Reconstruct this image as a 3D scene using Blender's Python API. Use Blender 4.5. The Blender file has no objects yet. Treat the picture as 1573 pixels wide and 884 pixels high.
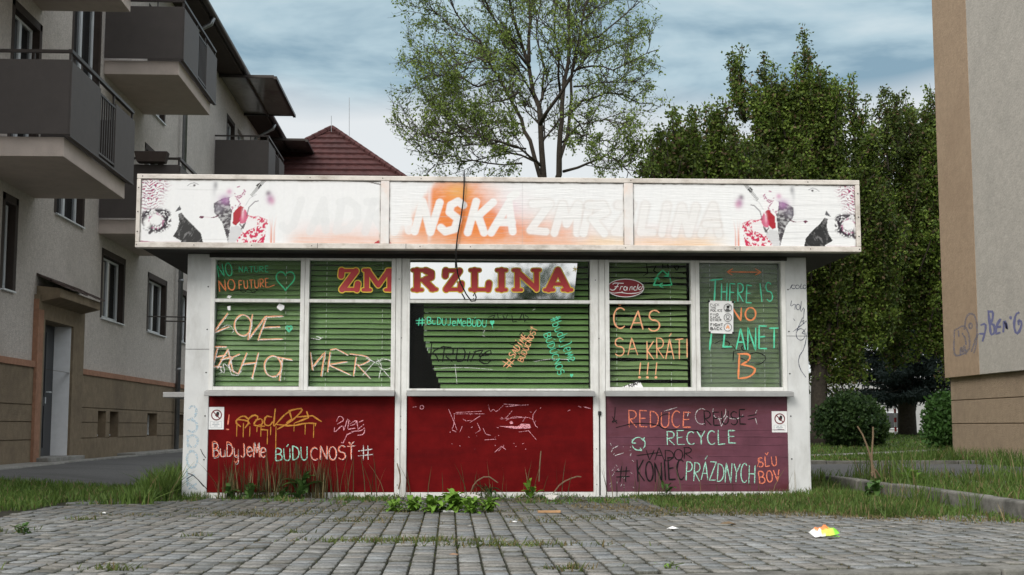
import bpy, math, random
import numpy as np
from mathutils import Vector
random.seed(7); RNG = np.random.default_rng(7)
SC = bpy.context.scene; COL = SC.collection

# ------------------------------------------------------------------ camera, sky, sun, exposure
CH, F_PX, W_PX, H_PX = 0.65, 2000.0, 1573.0, 884.0
PITCH = math.atan(214 / F_PX); YAW = math.atan(96 / F_PX * math.cos(PITCH))
cam = bpy.data.objects.new('camera', bpy.data.cameras.new('camera')); COL.objects.link(cam)
cam.location = (0, 0, CH); cam.rotation_euler = (math.pi / 2 + PITCH, 0, -YAW)
cam.data.sensor_width = 36; cam.data.lens = 36 * F_PX / W_PX
cam.data.clip_start = 0.1; cam.data.clip_end = 2000
SC.camera = cam

SUN_DIR = Vector((-0.50, -0.78, 0.62)).normalized()      # towards the veiled sun, behind the camera on the left
SUN_EL = math.asin(SUN_DIR.z); SUN_AZ = math.atan2(SUN_DIR.x, SUN_DIR.y)
world = bpy.data.worlds.new('World'); SC.world = world; world.use_nodes = True
nt = world.node_tree; nt.nodes.clear()
def N(t, **kw):
    n = nt.nodes.new(t)
    for k, v in kw.items(): setattr(n, k, v)
    return n
def lk(a, b): nt.links.new(a, b)
out = N('ShaderNodeOutputWorld'); bg = N('ShaderNodeBackground'); bg.inputs['Strength'].default_value = 0.10
sky = N('ShaderNodeTexSky', sky_type='NISHITA', sun_disc=False); sky.sun_elevation = SUN_EL; sky.sun_rotation = SUN_AZ
tc = N('ShaderNodeTexCoord'); mp = N('ShaderNodeMapping'); mp.inputs['Scale'].default_value = (1, 1, 3.2)
mp.inputs['Location'].default_value = (0.35, 0.0, 0.12)
lk(tc.outputs['Generated'], mp.inputs['Vector'])
nz = N('ShaderNodeTexNoise'); nz.inputs['Scale'].default_value = 3.6; nz.inputs['Detail'].default_value = 6; nz.inputs['Roughness'].default_value = 0.56
nz.inputs['Distortion'].default_value = 0.3
lk(mp.outputs[0], nz.inputs['Vector'])
cr = N('ShaderNodeValToRGB')                              # cloud deck: slate blue bellies to pale veil
e = cr.color_ramp.elements; e[0].position = 0.40; e[0].color = (2.1, 3.25, 4.05, 1); e[1].position = 0.63; e[1].color = (5.7, 6.6, 6.9, 1)
m_ = e.new(0.5); m_.color = (4.0, 5.25, 5.85, 1)
lk(nz.outputs['Fac'], cr.inputs['Fac'])
sp = N('ShaderNodeSeparateXYZ'); lk(tc.outputs['Generated'], sp.inputs[0])
hz = N('ShaderNodeMapRange'); hz.inputs['From Min'].default_value = 0.285; hz.inputs['From Max'].default_value = 0.335
hz.inputs['To Min'].default_value = 1; hz.inputs['To Max'].default_value = 0
nz2 = N('ShaderNodeTexNoise'); nz2.inputs['Scale'].default_value = 3.5; lk(mp.outputs[0], nz2.inputs['Vector'])
ad = N('ShaderNodeMath', operation='MULTIPLY_ADD'); lk(nz2.outputs['Fac'], ad.inputs[0]); ad.inputs[1].default_value = 0.16; lk(sp.outputs['Z'], ad.inputs[2])
ad2 = N('ShaderNodeMath', operation='SUBTRACT'); lk(ad.outputs[0], ad2.inputs[0]); ad2.inputs[1].default_value = 0.0
lk(ad2.outputs[0], hz.inputs['Value'])
mx = N('ShaderNodeMixRGB'); mx.inputs['Color2'].default_value = (6.9, 7.15, 7.25, 1)
lk(hz.outputs[0], mx.inputs['Fac']); lk(cr.outputs['Color'], mx.inputs['Color1'])
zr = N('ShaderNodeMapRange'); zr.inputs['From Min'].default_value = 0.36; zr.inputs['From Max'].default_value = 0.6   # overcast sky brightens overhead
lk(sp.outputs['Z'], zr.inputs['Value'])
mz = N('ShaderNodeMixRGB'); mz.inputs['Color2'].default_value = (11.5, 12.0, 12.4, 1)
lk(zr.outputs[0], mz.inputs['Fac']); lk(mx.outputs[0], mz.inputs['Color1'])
vd = N('ShaderNodeVectorMath', operation='DOT_PRODUCT'); vd.inputs[1].default_value = SUN_DIR; lk(tc.outputs['Generated'], vd.inputs[0])   # veiled sun: glow added round it, out of view, to brighten the surfaces
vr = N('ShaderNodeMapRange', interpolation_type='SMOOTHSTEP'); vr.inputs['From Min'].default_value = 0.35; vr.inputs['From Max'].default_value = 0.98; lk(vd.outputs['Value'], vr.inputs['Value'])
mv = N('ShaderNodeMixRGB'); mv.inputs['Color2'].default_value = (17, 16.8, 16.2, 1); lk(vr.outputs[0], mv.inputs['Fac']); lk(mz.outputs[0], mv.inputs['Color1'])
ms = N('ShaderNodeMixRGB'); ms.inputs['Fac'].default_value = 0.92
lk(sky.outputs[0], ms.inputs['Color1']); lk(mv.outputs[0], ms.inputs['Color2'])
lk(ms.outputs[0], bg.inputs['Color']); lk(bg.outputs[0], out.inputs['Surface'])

sun = bpy.data.objects.new('sun', bpy.data.lights.new('sun', 'SUN')); COL.objects.link(sun)
sun.data.energy = 1.4; sun.data.angle = math.radians(22); sun.data.color = (1.0, 0.95, 0.88)
sun.rotation_euler = (-SUN_DIR).to_track_quat('-Z', 'Y').to_euler(); sun.location = (-8, -10, 15)
SC.view_settings.view_transform = 'Standard'; SC.view_settings.look = 'None'
SC.view_settings.exposure = 0.25; SC.view_settings.gamma = 1.0
SC.view_settings.use_curve_mapping = False
SC.cycles.max_bounces = 8; SC.cycles.transparent_max_bounces = 16

# ------------------------------------------------------------------ surveying helpers: photo pixel -> point on a real plane
def ray(px, py):
    x = (px - W_PX / 2) / F_PX; y = (H_PX / 2 - py) / F_PX
    f = np.array([math.sin(YAW) * math.cos(PITCH), math.cos(YAW) * math.cos(PITCH), math.sin(PITCH)])
    r = np.array([math.cos(YAW), -math.sin(YAW), 0]); u = np.cross(r, f)
    return f + x * r + y * u
O3 = np.array([0, 0, CH])
def atY(px, py, Y): d = ray(px, py); return O3 + d * (Y / d[1])
def atX(px, py, X): d = ray(px, py); return O3 + d * (X / d[0])
def atZ(px, py, Z): d = ray(px, py); return O3 + d * ((Z - CH) / d[2])
def sstep(a, b, x):
    t = np.clip((np.asarray(x, float) - a) / (b - a), 0, 1); return t * t * (3 - 2 * t)
def vnoise(x, y, s=1.0, seed=0):                          # smooth value noise, 0..1
    seed = int(seed)
    x = np.asarray(x, float) * s + seed * 17.3; y = np.asarray(y, float) * s + seed * 7.7
    xi = np.floor(x).astype(np.int64); yi = np.floor(y).astype(np.int64); fx = x - xi; fy = y - yi
    fx = fx * fx * (3 - 2 * fx); fy = fy * fy * (3 - 2 * fy)
    def h(a, b):
        n = (a * 374761393 + b * 668265263 + seed * 974711) & 0x7fffffff
        n = ((n ^ (n >> 13)) * 1274126177) & 0x7fffffff
        return ((n ^ (n >> 16)) & 0xffff) / 65535.0
    return (h(xi, yi) * (1 - fx) + h(xi + 1, yi) * fx) * (1 - fy) + (h(xi, yi + 1) * (1 - fx) + h(xi + 1, yi + 1) * fx) * fy
def fbm(x, y, s=1.0, seed=0, o=4):
    r = 0; a = 0.5; t = 0
    for k in range(o): r = r + a * vnoise(x, y, s * 2 ** k, seed + k); t += a; a *= 0.5
    return r / t

# ------------------------------------------------------------------ materials
def newmat(name):
    m = bpy.data.materials.new(name); m.use_nodes = True
    t = m.node_tree; b = t.nodes['Principled BSDF']
    return m, t, b
def mat(name, col, rough=0.7, var=0.12, scale=6, bump=0.0, bscale=60, metal=0.0, stain=None, samt=0.5, sscale=1.3, sstretch=(1, 1, 1), attr=None, spec=0.3, bdist=0.01):
    m, t, b = newmat(name); L = t.links.new
    c = t.nodes.new('ShaderNodeTexCoord')
    n = t.nodes.new('ShaderNodeTexNoise'); n.inputs['Scale'].default_value = scale; n.inputs['Detail'].default_value = 8; n.inputs['Roughness'].default_value = 0.65
    L(c.outputs['Object'], n.inputs['Vector'])
    mr = t.nodes.new('ShaderNodeMapRange'); mr.inputs['From Min'].default_value = 0.3; mr.inputs['From Max'].default_value = 0.7
    mr.inputs['To Min'].default_value = 1 - var; mr.inputs['To Max'].default_value = 1 + var
    L(n.outputs['Fac'], mr.inputs['Value'])
    mul = t.nodes.new('ShaderNodeMixRGB'); mul.blend_type = 'MULTIPLY'; mul.inputs['Fac'].default_value = 1
    if attr:
        a = t.nodes.new('ShaderNodeAttribute'); a.attribute_name = attr; L(a.outputs['Color'], mul.inputs['Color1'])
    else: mul.inputs['Color1'].default_value = (*col, 1)
    L(mr.outputs[0], mul.inputs['Color2']); last = mul.outputs[0]
    if stain:
        mp = t.nodes.new('ShaderNodeMapping'); mp.inputs['Scale'].default_value = sstretch; L(c.outputs['Object'], mp.inputs['Vector'])
        n2 = t.nodes.new('ShaderNodeTexNoise'); n2.inputs['Scale'].default_value = sscale; n2.inputs['Detail'].default_value = 7; n2.inputs['Roughness'].default_value = 0.7
        L(mp.outputs[0], n2.inputs['Vector'])
        r2 = t.nodes.new('ShaderNodeMapRange'); r2.inputs['From Min'].default_value = 0.48; r2.inputs['From Max'].default_value = 0.72; r2.inputs['To Max'].default_value = samt
        L(n2.outputs['Fac'], r2.inputs['Value'])
        m2 = t.nodes.new('ShaderNodeMixRGB'); L(r2.outputs[0], m2.inputs['Fac']); L(last, m2.inputs['Color1']); m2.inputs['Color2'].default_value = (*stain, 1); last = m2.outputs[0]
    L(last, b.inputs['Base Color'])
    b.inputs['Roughness'].default_value = rough; b.inputs['Metallic'].default_value = metal; b.inputs['Specular IOR Level'].default_value = spec
    if bump:
        n3 = t.nodes.new('ShaderNodeTexNoise'); n3.inputs['Scale'].default_value = bscale; n3.inputs['Detail'].default_value = 4
        L(c.outputs['Object'], n3.inputs['Vector'])
        bp = t.nodes.new('ShaderNodeBump'); bp.inputs['Strength'].default_value = bump; bp.inputs['Distance'].default_value = bdist
        L(n3.outputs['Fac'], bp.inputs['Height']); L(bp.outputs[0], b.inputs['Normal'])
    return m
def leafmat(name, trans=0.3, rough=0.6):
    m, t, b = newmat(name); L = t.links.new
    a = t.nodes.new('ShaderNodeAttribute'); a.attribute_name = 'Col'
    tr = t.nodes.new('ShaderNodeBsdfTranslucent'); mx = t.nodes.new('ShaderNodeMixShader'); mx.inputs[0].default_value = trans
    L(a.outputs['Color'], b.inputs['Base Color']); L(a.outputs['Color'], tr.inputs['Color'])
    b.inputs['Roughness'].default_value = rough; b.inputs['Specular IOR Level'].default_value = 0.25
    o = t.nodes['Material Output']; L(b.outputs[0], mx.inputs[1]); L(tr.outputs[0], mx.inputs[2]); L(mx.outputs[0], o.inputs['Surface'])
    return m
def paintmat(name, col, cover=0.75, scale=90, var=0.25, rough=0.8):  # marker, chalk or spray paint that covers unevenly
    m, t, b = newmat(name); L = t.links.new
    c = t.nodes.new('ShaderNodeTexCoord'); n = t.nodes.new('ShaderNodeTexNoise'); n.inputs['Scale'].default_value = scale; n.inputs['Detail'].default_value = 3
    L(c.outputs['Object'], n.inputs['Vector'])
    r = t.nodes.new('ShaderNodeMapRange'); lo = 0.30 + 0.35 * (1 - cover)
    r.inputs['From Min'].default_value = lo - 0.06; r.inputs['From Max'].default_value = lo + 0.10
    r.inputs['To Min'].default_value = max(0.0, cover - 0.45); r.inputs['To Max'].default_value = 1.0
    L(n.outputs['Fac'], r.inputs['Value'])
    n2 = t.nodes.new('ShaderNodeTexNoise'); n2.inputs['Scale'].default_value = 18; L(c.outputs['Object'], n2.inputs['Vector'])
    mx = t.nodes.new('ShaderNodeMixRGB'); L(n2.outputs['Fac'], mx.inputs['Fac'])
    mx.inputs['Color1'].default_value = (*[v * (1 - var) for v in col], 1); mx.inputs['Color2'].default_value = (*[min(1, v * (1 + var)) for v in col], 1)
    L(mx.outputs[0], b.inputs['Base Color']); L(r.outputs[0], b.inputs['Alpha']); b.inputs['Roughness'].default_value = rough; b.inputs['Specular IOR Level'].default_value = 0.2
    return m
def glassmat(name, dirt=0.05, dirtcol=(0.45, 0.45, 0.42), tint=(0.93, 0.96, 0.94), ior=1.5):
    m, t, b = newmat(name); L = t.links.new; t.nodes.remove(b)
    tr = t.nodes.new('ShaderNodeBsdfTransparent'); tr.inputs[0].default_value = (*tint, 1)
    gl = t.nodes.new('ShaderNodeBsdfGlossy'); gl.inputs['Roughness'].default_value = 0.02
    fr = t.nodes.new('ShaderNodeFresnel'); fr.inputs['IOR'].default_value = ior
    mx = t.nodes.new('ShaderNodeMixShader'); L(fr.outputs[0], mx.inputs[0]); L(tr.outputs[0], mx.inputs[1]); L(gl.outputs[0], mx.inputs[2])
    df = t.nodes.new('ShaderNodeBsdfDiffuse'); df.inputs[0].default_value = (*dirtcol, 1)
    c = t.nodes.new('ShaderNodeTexCoord'); mp = t.nodes.new('ShaderNodeMapping'); mp.inputs['Scale'].default_value = (3, 3, 1.2); L(c.outputs['Object'], mp.inputs['Vector'])
    n = t.nodes.new('ShaderNodeTexNoise'); n.inputs['Scale'].default_value = 2.2; n.inputs['Detail'].default_value = 8; n.inputs['Roughness'].default_value = 0.75; L(mp.outputs[0], n.inputs['Vector'])
    r = t.nodes.new('ShaderNodeMapRange'); r.inputs['From Min'].default_value = 0.35; r.inputs['From Max'].default_value = 0.75; r.inputs['To Min'].default_value = dirt * 0.3; r.inputs['To Max'].default_value = dirt * 1.8
    L(n.outputs['Fac'], r.inputs['Value'])
    m2 = t.nodes.new('ShaderNodeMixShader'); L(r.outputs[0], m2.inputs[0]); L(mx.outputs[0], m2.inputs[1]); L(df.outputs[0], m2.inputs[2])
    L(m2.outputs[0], t.nodes['Material Output'].inputs['Surface'])
    return m

# ------------------------------------------------------------------ mesh helpers
def wloc(o):
    v = Vector((0, 0, 0))
    while o is not None: v = v + o.location; o = o.parent
    return v
def tag(o, label=None, cat=None, group=None, kind=None):
    if label: o['label'] = label
    if cat: o['category'] = cat
    if group: o['group'] = group
    if kind: o['kind'] = kind
    return o
def thing(name, loc, label, cat, group=None):
    o = bpy.data.objects.new(name, None); COL.objects.link(o); o.location = loc; o.empty_display_size = 0.2
    return tag(o, label, cat, group)
class MB:
    def __init__(s): s.v = []; s.f = []; s.m = []
    def add(s, vs, fs, mi=0):
        k = len(s.v); s.v += [tuple(float(c) for c in p) for p in vs]; s.f += [tuple(i + k for i in f) for f in fs]; s.m += [mi] * len(fs); return s
    def box(s, x0, x1, y0, y1, z0, z1, mi=0):
        x0, x1 = min(x0, x1), max(x0, x1); y0, y1 = min(y0, y1), max(y0, y1); z0, z1 = min(z0, z1), max(z0, z1)
        return s.add([(x0, y0, z0), (x1, y0, z0), (x1, y1, z0), (x0, y1, z0), (x0, y0, z1), (x1, y0, z1), (x1, y1, z1), (x0, y1, z1)],
                     [(0, 3, 2, 1), (4, 5, 6, 7), (0, 1, 5, 4), (1, 2, 6, 5), (2, 3, 7, 6), (3, 0, 4, 7)], mi)
    def hexa(s, p, mi=0):   # 8 corners: bottom ring then top ring
        return s.add(p, [(0, 3, 2, 1), (4, 5, 6, 7), (0, 1, 5, 4), (1, 2, 6, 5), (2, 3, 7, 6), (3, 0, 4, 7)], mi)
    def quad(s, a, b, c, d, mi=0): return s.add([a, b, c, d], [(0, 1, 2, 3)], mi)
    def prism(s, pts, axis, a, b, mi=0):   # polygon in the two other axes, extruded along axis from a to b
        n = len(pts)
        def P3(p, t): return {'x': (t, p[0], p[1]), 'y': (p[0], t, p[1]), 'z': (p[0], p[1], t)}[axis]
        vs = [P3(p, a) for p in pts] + [P3(p, b) for p in pts]
        return s.add(vs, [tuple(range(n - 1, -1, -1)), tuple(range(n, 2 * n))] + [(i, (i + 1) % n, (i + 1) % n + n, i + n) for i in range(n)], mi)
    def tube(s, path, rad, n=8, mi=0, cap=True):
        path = [Vector(p) for p in path]; m = len(path)
        if not hasattr(rad, '__len__'): rad = [rad] * m
        vs = []; up = None
        for i, p in enumerate(path):
            d = (path[min(i + 1, m - 1)] - path[max(i - 1, 0)])
            d = d.normalized() if d.length > 1e-9 else Vector((0, 0, 1))
            if up is None: up = d.cross(Vector((0.31, 0.87, 0.39))).normalized()
            up = (up - d * up.dot(d)); up = up.normalized() if up.length > 1e-6 else d.orthogonal().normalized()
            w = d.cross(up)
            for k in range(n):
                a = 2 * math.pi * k / n; vs.append(p + (up * math.cos(a) + w * math.sin(a)) * rad[i])
        fs = [(i * n + k, i * n + (k + 1) % n, (i + 1) * n + (k + 1) % n, (i + 1) * n + k) for i in range(m - 1) for k in range(n)]
        if cap: fs += [tuple(range(n - 1, -1, -1)), tuple((m - 1) * n + k for k in range(n))]
        return s.add(vs, fs, mi)
    def build(s, name, mats, parent=None, bevel=0.0, smooth=False, loc=None, cols=None):
        if not isinstance(mats, (list, tuple)): mats = [mats]
        v = np.array(s.v, float).reshape(-1, 3)
        if parent is not None: off = np.array(wloc(parent))
        elif loc is not None: off = np.array(loc, float)
        else: off = np.array([(v[:, 0].min() + v[:, 0].max()) / 2, (v[:, 1].min() + v[:, 1].max()) / 2, v[:, 2].min()])
        me = bpy.data.meshes.new(name); me.from_pydata((v - off).tolist(), [], s.f)
        for m in mats: me.materials.append(m)
        if len(mats) > 1: me.polygons.foreach_set('material_index', s.m)
        if smooth: me.polygons.foreach_set('use_smooth', [True] * len(s.f))
        if cols is not None:
            a = me.color_attributes.new('Col', 'FLOAT_COLOR', 'POINT'); a.data.foreach_set('color', np.asarray(cols, np.float32).ravel())
        me.update()
        o = bpy.data.objects.new(name, me); COL.objects.link(o)
        if parent is not None: o.parent = parent
        else: o.location = off
        if bevel:
            b = o.modifiers.new('bevel', 'BEVEL'); b.width = bevel; b.segments = 2; b.limit_method = 'ANGLE'; b.angle_limit = math.radians(40)
        return o
def fastmesh(name, verts, quads, mats, cols=None, parent=None, loc=(0, 0, 0), smooth=False):   # verts (N,3), quads (M,k) numpy
    off = np.array(wloc(parent)) if parent is not None else np.array(loc, float)
    verts = np.asarray(verts, np.float64) - off; quads = np.asarray(quads, np.int32); k = quads.shape[1]
    me = bpy.data.meshes.new(name); me.vertices.add(len(verts)); me.vertices.foreach_set('co', verts.astype(np.float32).ravel())
    me.loops.add(quads.size); me.loops.foreach_set('vertex_index', quads.ravel())
    me.polygons.add(len(quads)); me.polygons.foreach_set('loop_start', np.arange(0, quads.size, k, dtype=np.int32))
    me.update(calc_edges=True)
    if not isinstance(mats, (list, tuple)): mats = [mats]
    for m in mats: me.materials.append(m)
    if smooth: me.polygons.foreach_set('use_smooth', np.ones(len(quads), bool))
    if cols is not None:
        c = np.ones((len(verts), 4), np.float32); c[:, :3] = cols
        a = me.color_attributes.new('Col', 'FLOAT_COLOR', 'POINT'); a.data.foreach_set('color', c.ravel())
    me.validate()
    o = bpy.data.objects.new(name, me); COL.objects.link(o)
    if parent is not None: o.parent = parent
    else: o.location = off
    return o
def rings(mb, cx, cz, y, r0, r1, n=28, mi=0, th=0.0008, a0=0, a1=2 * math.pi):   # flat ring facing the camera (normal -Y)
    for k in range(n):
        a, b = a0 + (a1 - a0) * k / n, a0 + (a1 - a0) * (k + 1) / n
        mb.quad((cx + r0 * math.cos(a), y, cz + r0 * math.sin(a)), (cx + r1 * math.cos(a), y, cz + r1 * math.sin(a)),
                (cx + r1 * math.cos(b), y, cz + r1 * math.sin(b)), (cx + r0 * math.cos(b), y, cz + r0 * math.sin(b)), mi)

# ------------------------------------------------------------------ terrain
KA, KD = np.array([1.40, 5.70]), np.array([0.985, 0.171])      # roadside kerb: a point on it and its direction
def kside(x, y): return (np.asarray(y) - KA[1]) * KD[0] - (np.asarray(x) - KA[0]) * KD[1]      # >0 behind the kerb
def G(x, y):
    x = np.asarray(x, float); y = np.asarray(y, float)
    g = 0.10 * sstep(-3.0, -5.2, x) * sstep(9, 13, y)
    g = g + 0.10 * np.where(y < 13.8, sstep(4.0, 4.08, x), sstep(2.2, 4.3, x)) * sstep(6.9, 7.0, y)
    g = g + 0.30 * sstep(25, 44, y) * sstep(-3, 1, x)
    return g
def sheet(name, xs, ys, dz, m, rough_z=0.0, clip=None, kind='structure'):
    X, Y = np.meshgrid(xs, ys); Z = G(X, Y) + dz
    if rough_z: Z = Z + rough_z * (fbm(X, Y, 1.7, 3) - 0.5)
    idx = np.arange(X.size).reshape(X.shape)
    q = np.stack([idx[:-1, :-1], idx[:-1, 1:], idx[1:, 1:], idx[1:, :-1]], -1).reshape(-1, 4)
    V = np.stack([X, Y, Z], -1).reshape(-1, 3)
    if clip is not None:
        c = V[q].mean(1); q = q[clip(c[:, 0], c[:, 1])]
    o = fastmesh(name, V, q, m, smooth=True); tag(o, kind=kind); return o

M = {}
M['soil'] = mat('soil', (0.028, 0.025, 0.018), 0.95, 0.4, 9, 0.6, 40, stain=(0.040, 0.055, 0.016), samt=0.9, sscale=2.2)
M['lawn_soil'] = mat('lawn_soil', (0.055, 0.075, 0.025), 0.95, 0.3, 5, 0.5, 30, stain=(0.08, 0.08, 0.03), samt=0.6, sscale=0.6)
M['asphalt'] = mat('asphalt', (0.105, 0.105, 0.105), 0.9, 0.25, 30, 0.5, 150, stain=(0.06, 0.06, 0.06), samt=0.8, sscale=0.35, sstretch=(1, 2.5, 1))
M['road'] = mat('road_asphalt', (0.06, 0.06, 0.06), 0.9, 0.25, 30, 0.5, 150)
M['concrete'] = mat('concrete', (0.25, 0.245, 0.23), 0.9, 0.2, 14, 0.4, 90, stain=(0.12, 0.115, 0.10), samt=0.8, sscale=2.0)
M['kerb'] = mat('kerb_concrete', (0.17, 0.165, 0.15), 0.95, 0.3, 10, 0.6, 60, stain=(0.045, 0.045, 0.04), samt=0.9, sscale=3.0)
xs = np.concatenate([[-500, -200, -90, -50, -30, -20, -14], np.arange(-10, 12.01, 0.25), [14, 20, 30, 50, 90, 200, 500]])
ys = np.concatenate([np.arange(5.25, 20, 0.25), np.arange(20, 48, 1.0), [55, 70, 100, 200, 500]])
sheet('ground', xs, ys, -0.035, M['lawn_soil'])
sheet('road', np.array([-500, -60, -20, -10, -5, 0, 3, 8, 20, 60, 500.]), np.array([-500, -60, -20, -5, 0, 4, 5.3]), -0.12, M['road'])
# asphalt lane along the left building, with a paler patched strip
sheet('asphalt_lane', np.arange(-5.85, -2.5, 0.1), np.arange(9.0, 60, 0.25), 0.004, M['asphalt'], 0.02,
      clip=lambda x, y: y > 13.2 + 0.5 * fbm(x, y, 1.3, 5) - 0.55 * (x + 3.2))
sheet('asphalt_path', np.arange(1.5, 20, 0.2), np.arange(13.7, 19.4, 0.2), 0.002, M['asphalt'], 0.015,
      clip=lambda x, y: (y > 13.9 + 0.25 * fbm(x, y, 2, 8)) & (y < 19.0 + 0.1 * fbm(x, y, 2, 9)))
pp = mat('path_concrete', (0.22, 0.21, 0.19), 0.95, 0.2, 8, 0.3, 60)
sheet('footpath', np.arange(3.0, 20, 0.25), np.arange(24, 36, 0.1), 0.004, pp, clip=lambda x, y: np.abs(y - (25.0 + 0.95 * (x - 7.0))) < 0.45)

# block paving: real blocks, each slightly tilted and worn, in running courses away from the road
def pavers():
    cw, bl, j = 0.114, 0.128, 0.0026
    V = []; Q = []; C = []
    cols = np.arange(-5.2, 4.0, cw)
    for ci, x0 in enumerate(cols):
        for y0 in np.arange(4.6, 12.15, bl):
            y = y0 + (bl / 2 if ci % 2 else 0) + random.uniform(-.004, .004); cx, cy = x0 + cw / 2, y + bl / 2
            if kside(cx, cy) < 0.20 + bl * .5: continue
            if cx > 3.98: continue
            lim = -3.25 + 0.25 * (float(fbm(cx, cy, 1.5, 4)) - .5)
            if cx < lim - max(0, (8.6 - cy)) * 1.5: continue
            edge = 9.85 - 0.55 * (cx - 1.9) if cx > 1.9 else 11.3
            if cy > edge and float(fbm(cx, cy, 2.2, 11)) + 0.25 * (cy - edge) > 0.72 and cx > 1.9: continue
            h = 0.002 + random.gauss(0, 0.0024) + 0.012 * (float(fbm(cx, cy, 0.9, 2)) - 0.5)
            tx, ty = random.gauss(0, 0.016), random.gauss(0, 0.012)
            k = len(V); hx, hy = cw / 2 - j - .002, bl / 2 - j; ch = random.uniform(.018, .029)
            ring = [(-hx + ch, -hy), (hx - ch, -hy), (hx, -hy + ch), (hx, hy - ch), (hx - ch, hy), (-hx + ch, hy), (-hx, hy - ch), (-hx, -hy + ch)]
            def P_(a, b, s, dz): return (cx + a * s, cy + b * s, h + a * tx + b * ty + dz)
            V += [P_(a, b, 1, -0.035) for a, b in ring] + [P_(a, b, 1, -0.006) for a, b in ring] + [P_(a, b, 0.93, 0) for a, b in ring]
            for r in (0, 8):
                for i in range(8): Q.append((k + r + i, k + r + (i + 1) % 8, k + r + 8 + (i + 1) % 8, k + r + 8 + i))
            Q += [(k + 16, k + 17, k + 22, k + 23), (k + 17, k + 18, k + 21, k + 22), (k + 18, k + 19, k + 20, k + 21)]
            g = 0.215 * (1 + random.gauss(0, 0.13)) * (0.82 + 0.36 * float(fbm(cx, cy, 0.8, 21)))
            g *= 1 - .30 * float(sstep(9.2, 10.4, cy + .8 * (float(fbm(cx, cy, 1.1, 41)) - .5)))
            w = random.uniform(-.012, .012); dk = .085 + .05 * random.random(); C += [(dk, dk, dk * .85)] * 16 + [(g + w, g, g - .006 - w)] * 8
    m = mat('paver_concrete', (1, 1, 1), 0.95, 0.38, 60, 0.7, 120, attr='Col', stain=(0.085, 0.085, 0.07), samt=0.7, sscale=3.2, spec=.15)
    o = fastmesh('block_paving', V, Q, m, cols=np.array(C)); tag(o, kind='structure')
pavers()
sheet('joint_soil', np.arange(-5.6, 4.02, 0.08), np.arange(5.3, 12.3, 0.08), -0.016, M['soil'], 0.012, clip=lambda x, y: kside(x, y) > 0.12)
# roadside kerb, one stone per metre
mb = MB()
for k in range(-6, 9):
    a = KA + KD * (k * 1.0 + 0.13); b = KA + KD * (k * 1.0 + 1.122); n = np.array([-KD[1], KD[0]])
    q = [a + n * 0.0, b + n * 0.0, b + n * 0.16, a + n * 0.16]
    mb.hexa([(p[0], p[1], -0.2) for p in q] + [(p[0], p[1], 0.008) for p in q])
tag(mb.build('roadside_kerb', M['kerb'], bevel=0.012), kind='structure')
# raised concrete kerb beside the kiosk
mb = MB(); pth = [(3.98, 13.75), (3.985, 12.7), (3.99, 11.7), (3.985, 10.7), (3.98, 9.7), (3.975, 8.7), (3.97, 7.7), (3.97, 6.9)]
for (xa, ya), (xb, yb) in zip(pth[:-1], pth[1:]):
    yb2 = yb + 0.012; d = random.uniform(-.006, .006)
    mb.hexa([(xa, ya, -.1), (xa + .12, ya, -.1), (xb + .12, yb2, -.1), (xb, yb2, -.1), (xa, ya, .135 + d), (xa + .12, ya, .135 + d), (xb + .12, yb2, .135 + d), (xb, yb2, .135 + d)])
tag(mb.build('verge_kerb', M['kerb'], bevel=0.015), kind='structure')
mb = MB()
for k in range(9):
    x = 4.9 + k * 1.0; mb.box(x, x + .985, 12.55, 12.67, .0, .125 + random.uniform(-.004, .004))
tag(mb.build('path_kerb', M['concrete'], bevel=0.01), kind='structure')
mb = MB()
for k in range(14):
    x = 3.6 + k * 1.0; mb.box(x, x + .985, 19.25, 19.35, .0, .15 + random.uniform(-.006, .006))
tag(mb.build('far_path_kerb', M['kerb'], bevel=0.01), kind='structure')

# ------------------------------------------------------------------ kiosk
YG, YF, YP, YS = 12.235, 12.19, 12.215, 11.75         # glass, frame face, panel face, sign face
def PX(px, py=560, Y=12.2): return float(atY(px, py, Y)[0])
def PZ(py, px=760, Y=12.2): return float(atY(px, py, Y)[2])
M['white'] = mat('white_painted_metal', (0.70, 0.70, 0.68), 0.45, 0.10, 7, 0.08, 25, stain=(0.33, 0.30, 0.26), samt=0.55, sscale=3.5, sstretch=(3, 3, 0.5), spec=0.4)
M['post'] = mat('white_post_sheet', (0.62, 0.63, 0.63), 0.5, 0.08, 4, 0.06, 12, stain=(0.30, 0.29, 0.27), samt=0.5, sscale=2.2, sstretch=(2, 2, 0.6), spec=0.4)
M['sill'] = mat('sill_aluminium', (0.36, 0.36, 0.36), 0.45, 0.15, 12, 0.05, 30, metal=0.35, stain=(0.2, 0.19, 0.18), samt=0.6, sscale=3, spec=0.5)
M['darkmetal'] = mat('soffit_metal', (0.035, 0.032, 0.03), 0.7, 0.3, 5, 0.1, 20)
M['red'] = mat('red_panel_paint', (0.118, 0.0045, 0.005), 0.6, 0.25, 5, 0.05, 8, stain=(0.068, 0.004, 0.005), samt=0.75, sscale=2.2, sstretch=(0.4, 1, 2.5), spec=0.05)
M['purple'] = mat('faded_purple_film', (0.125, 0.040, 0.062), 0.42, 0.25, 5, 0.12, 7, stain=(0.085, 0.016, 0.020), samt=1.0, sscale=1.3, sstretch=(0.45, 1, 2.4), spec=0.30)
M['signframe'] = mat('sign_frame_metal', (0.64, 0.595, 0.55), 0.5, 0.15, 6, 0.08, 30, stain=(0.27, 0.22, 0.17), samt=0.7, sscale=4, sstretch=(1, 1, 2), spec=0.4)
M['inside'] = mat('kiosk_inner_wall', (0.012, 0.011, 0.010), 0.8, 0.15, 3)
M['black'] = mat('black_rubber', (0.012, 0.012, 0.012), 0.6, 0.2, 20)
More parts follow.
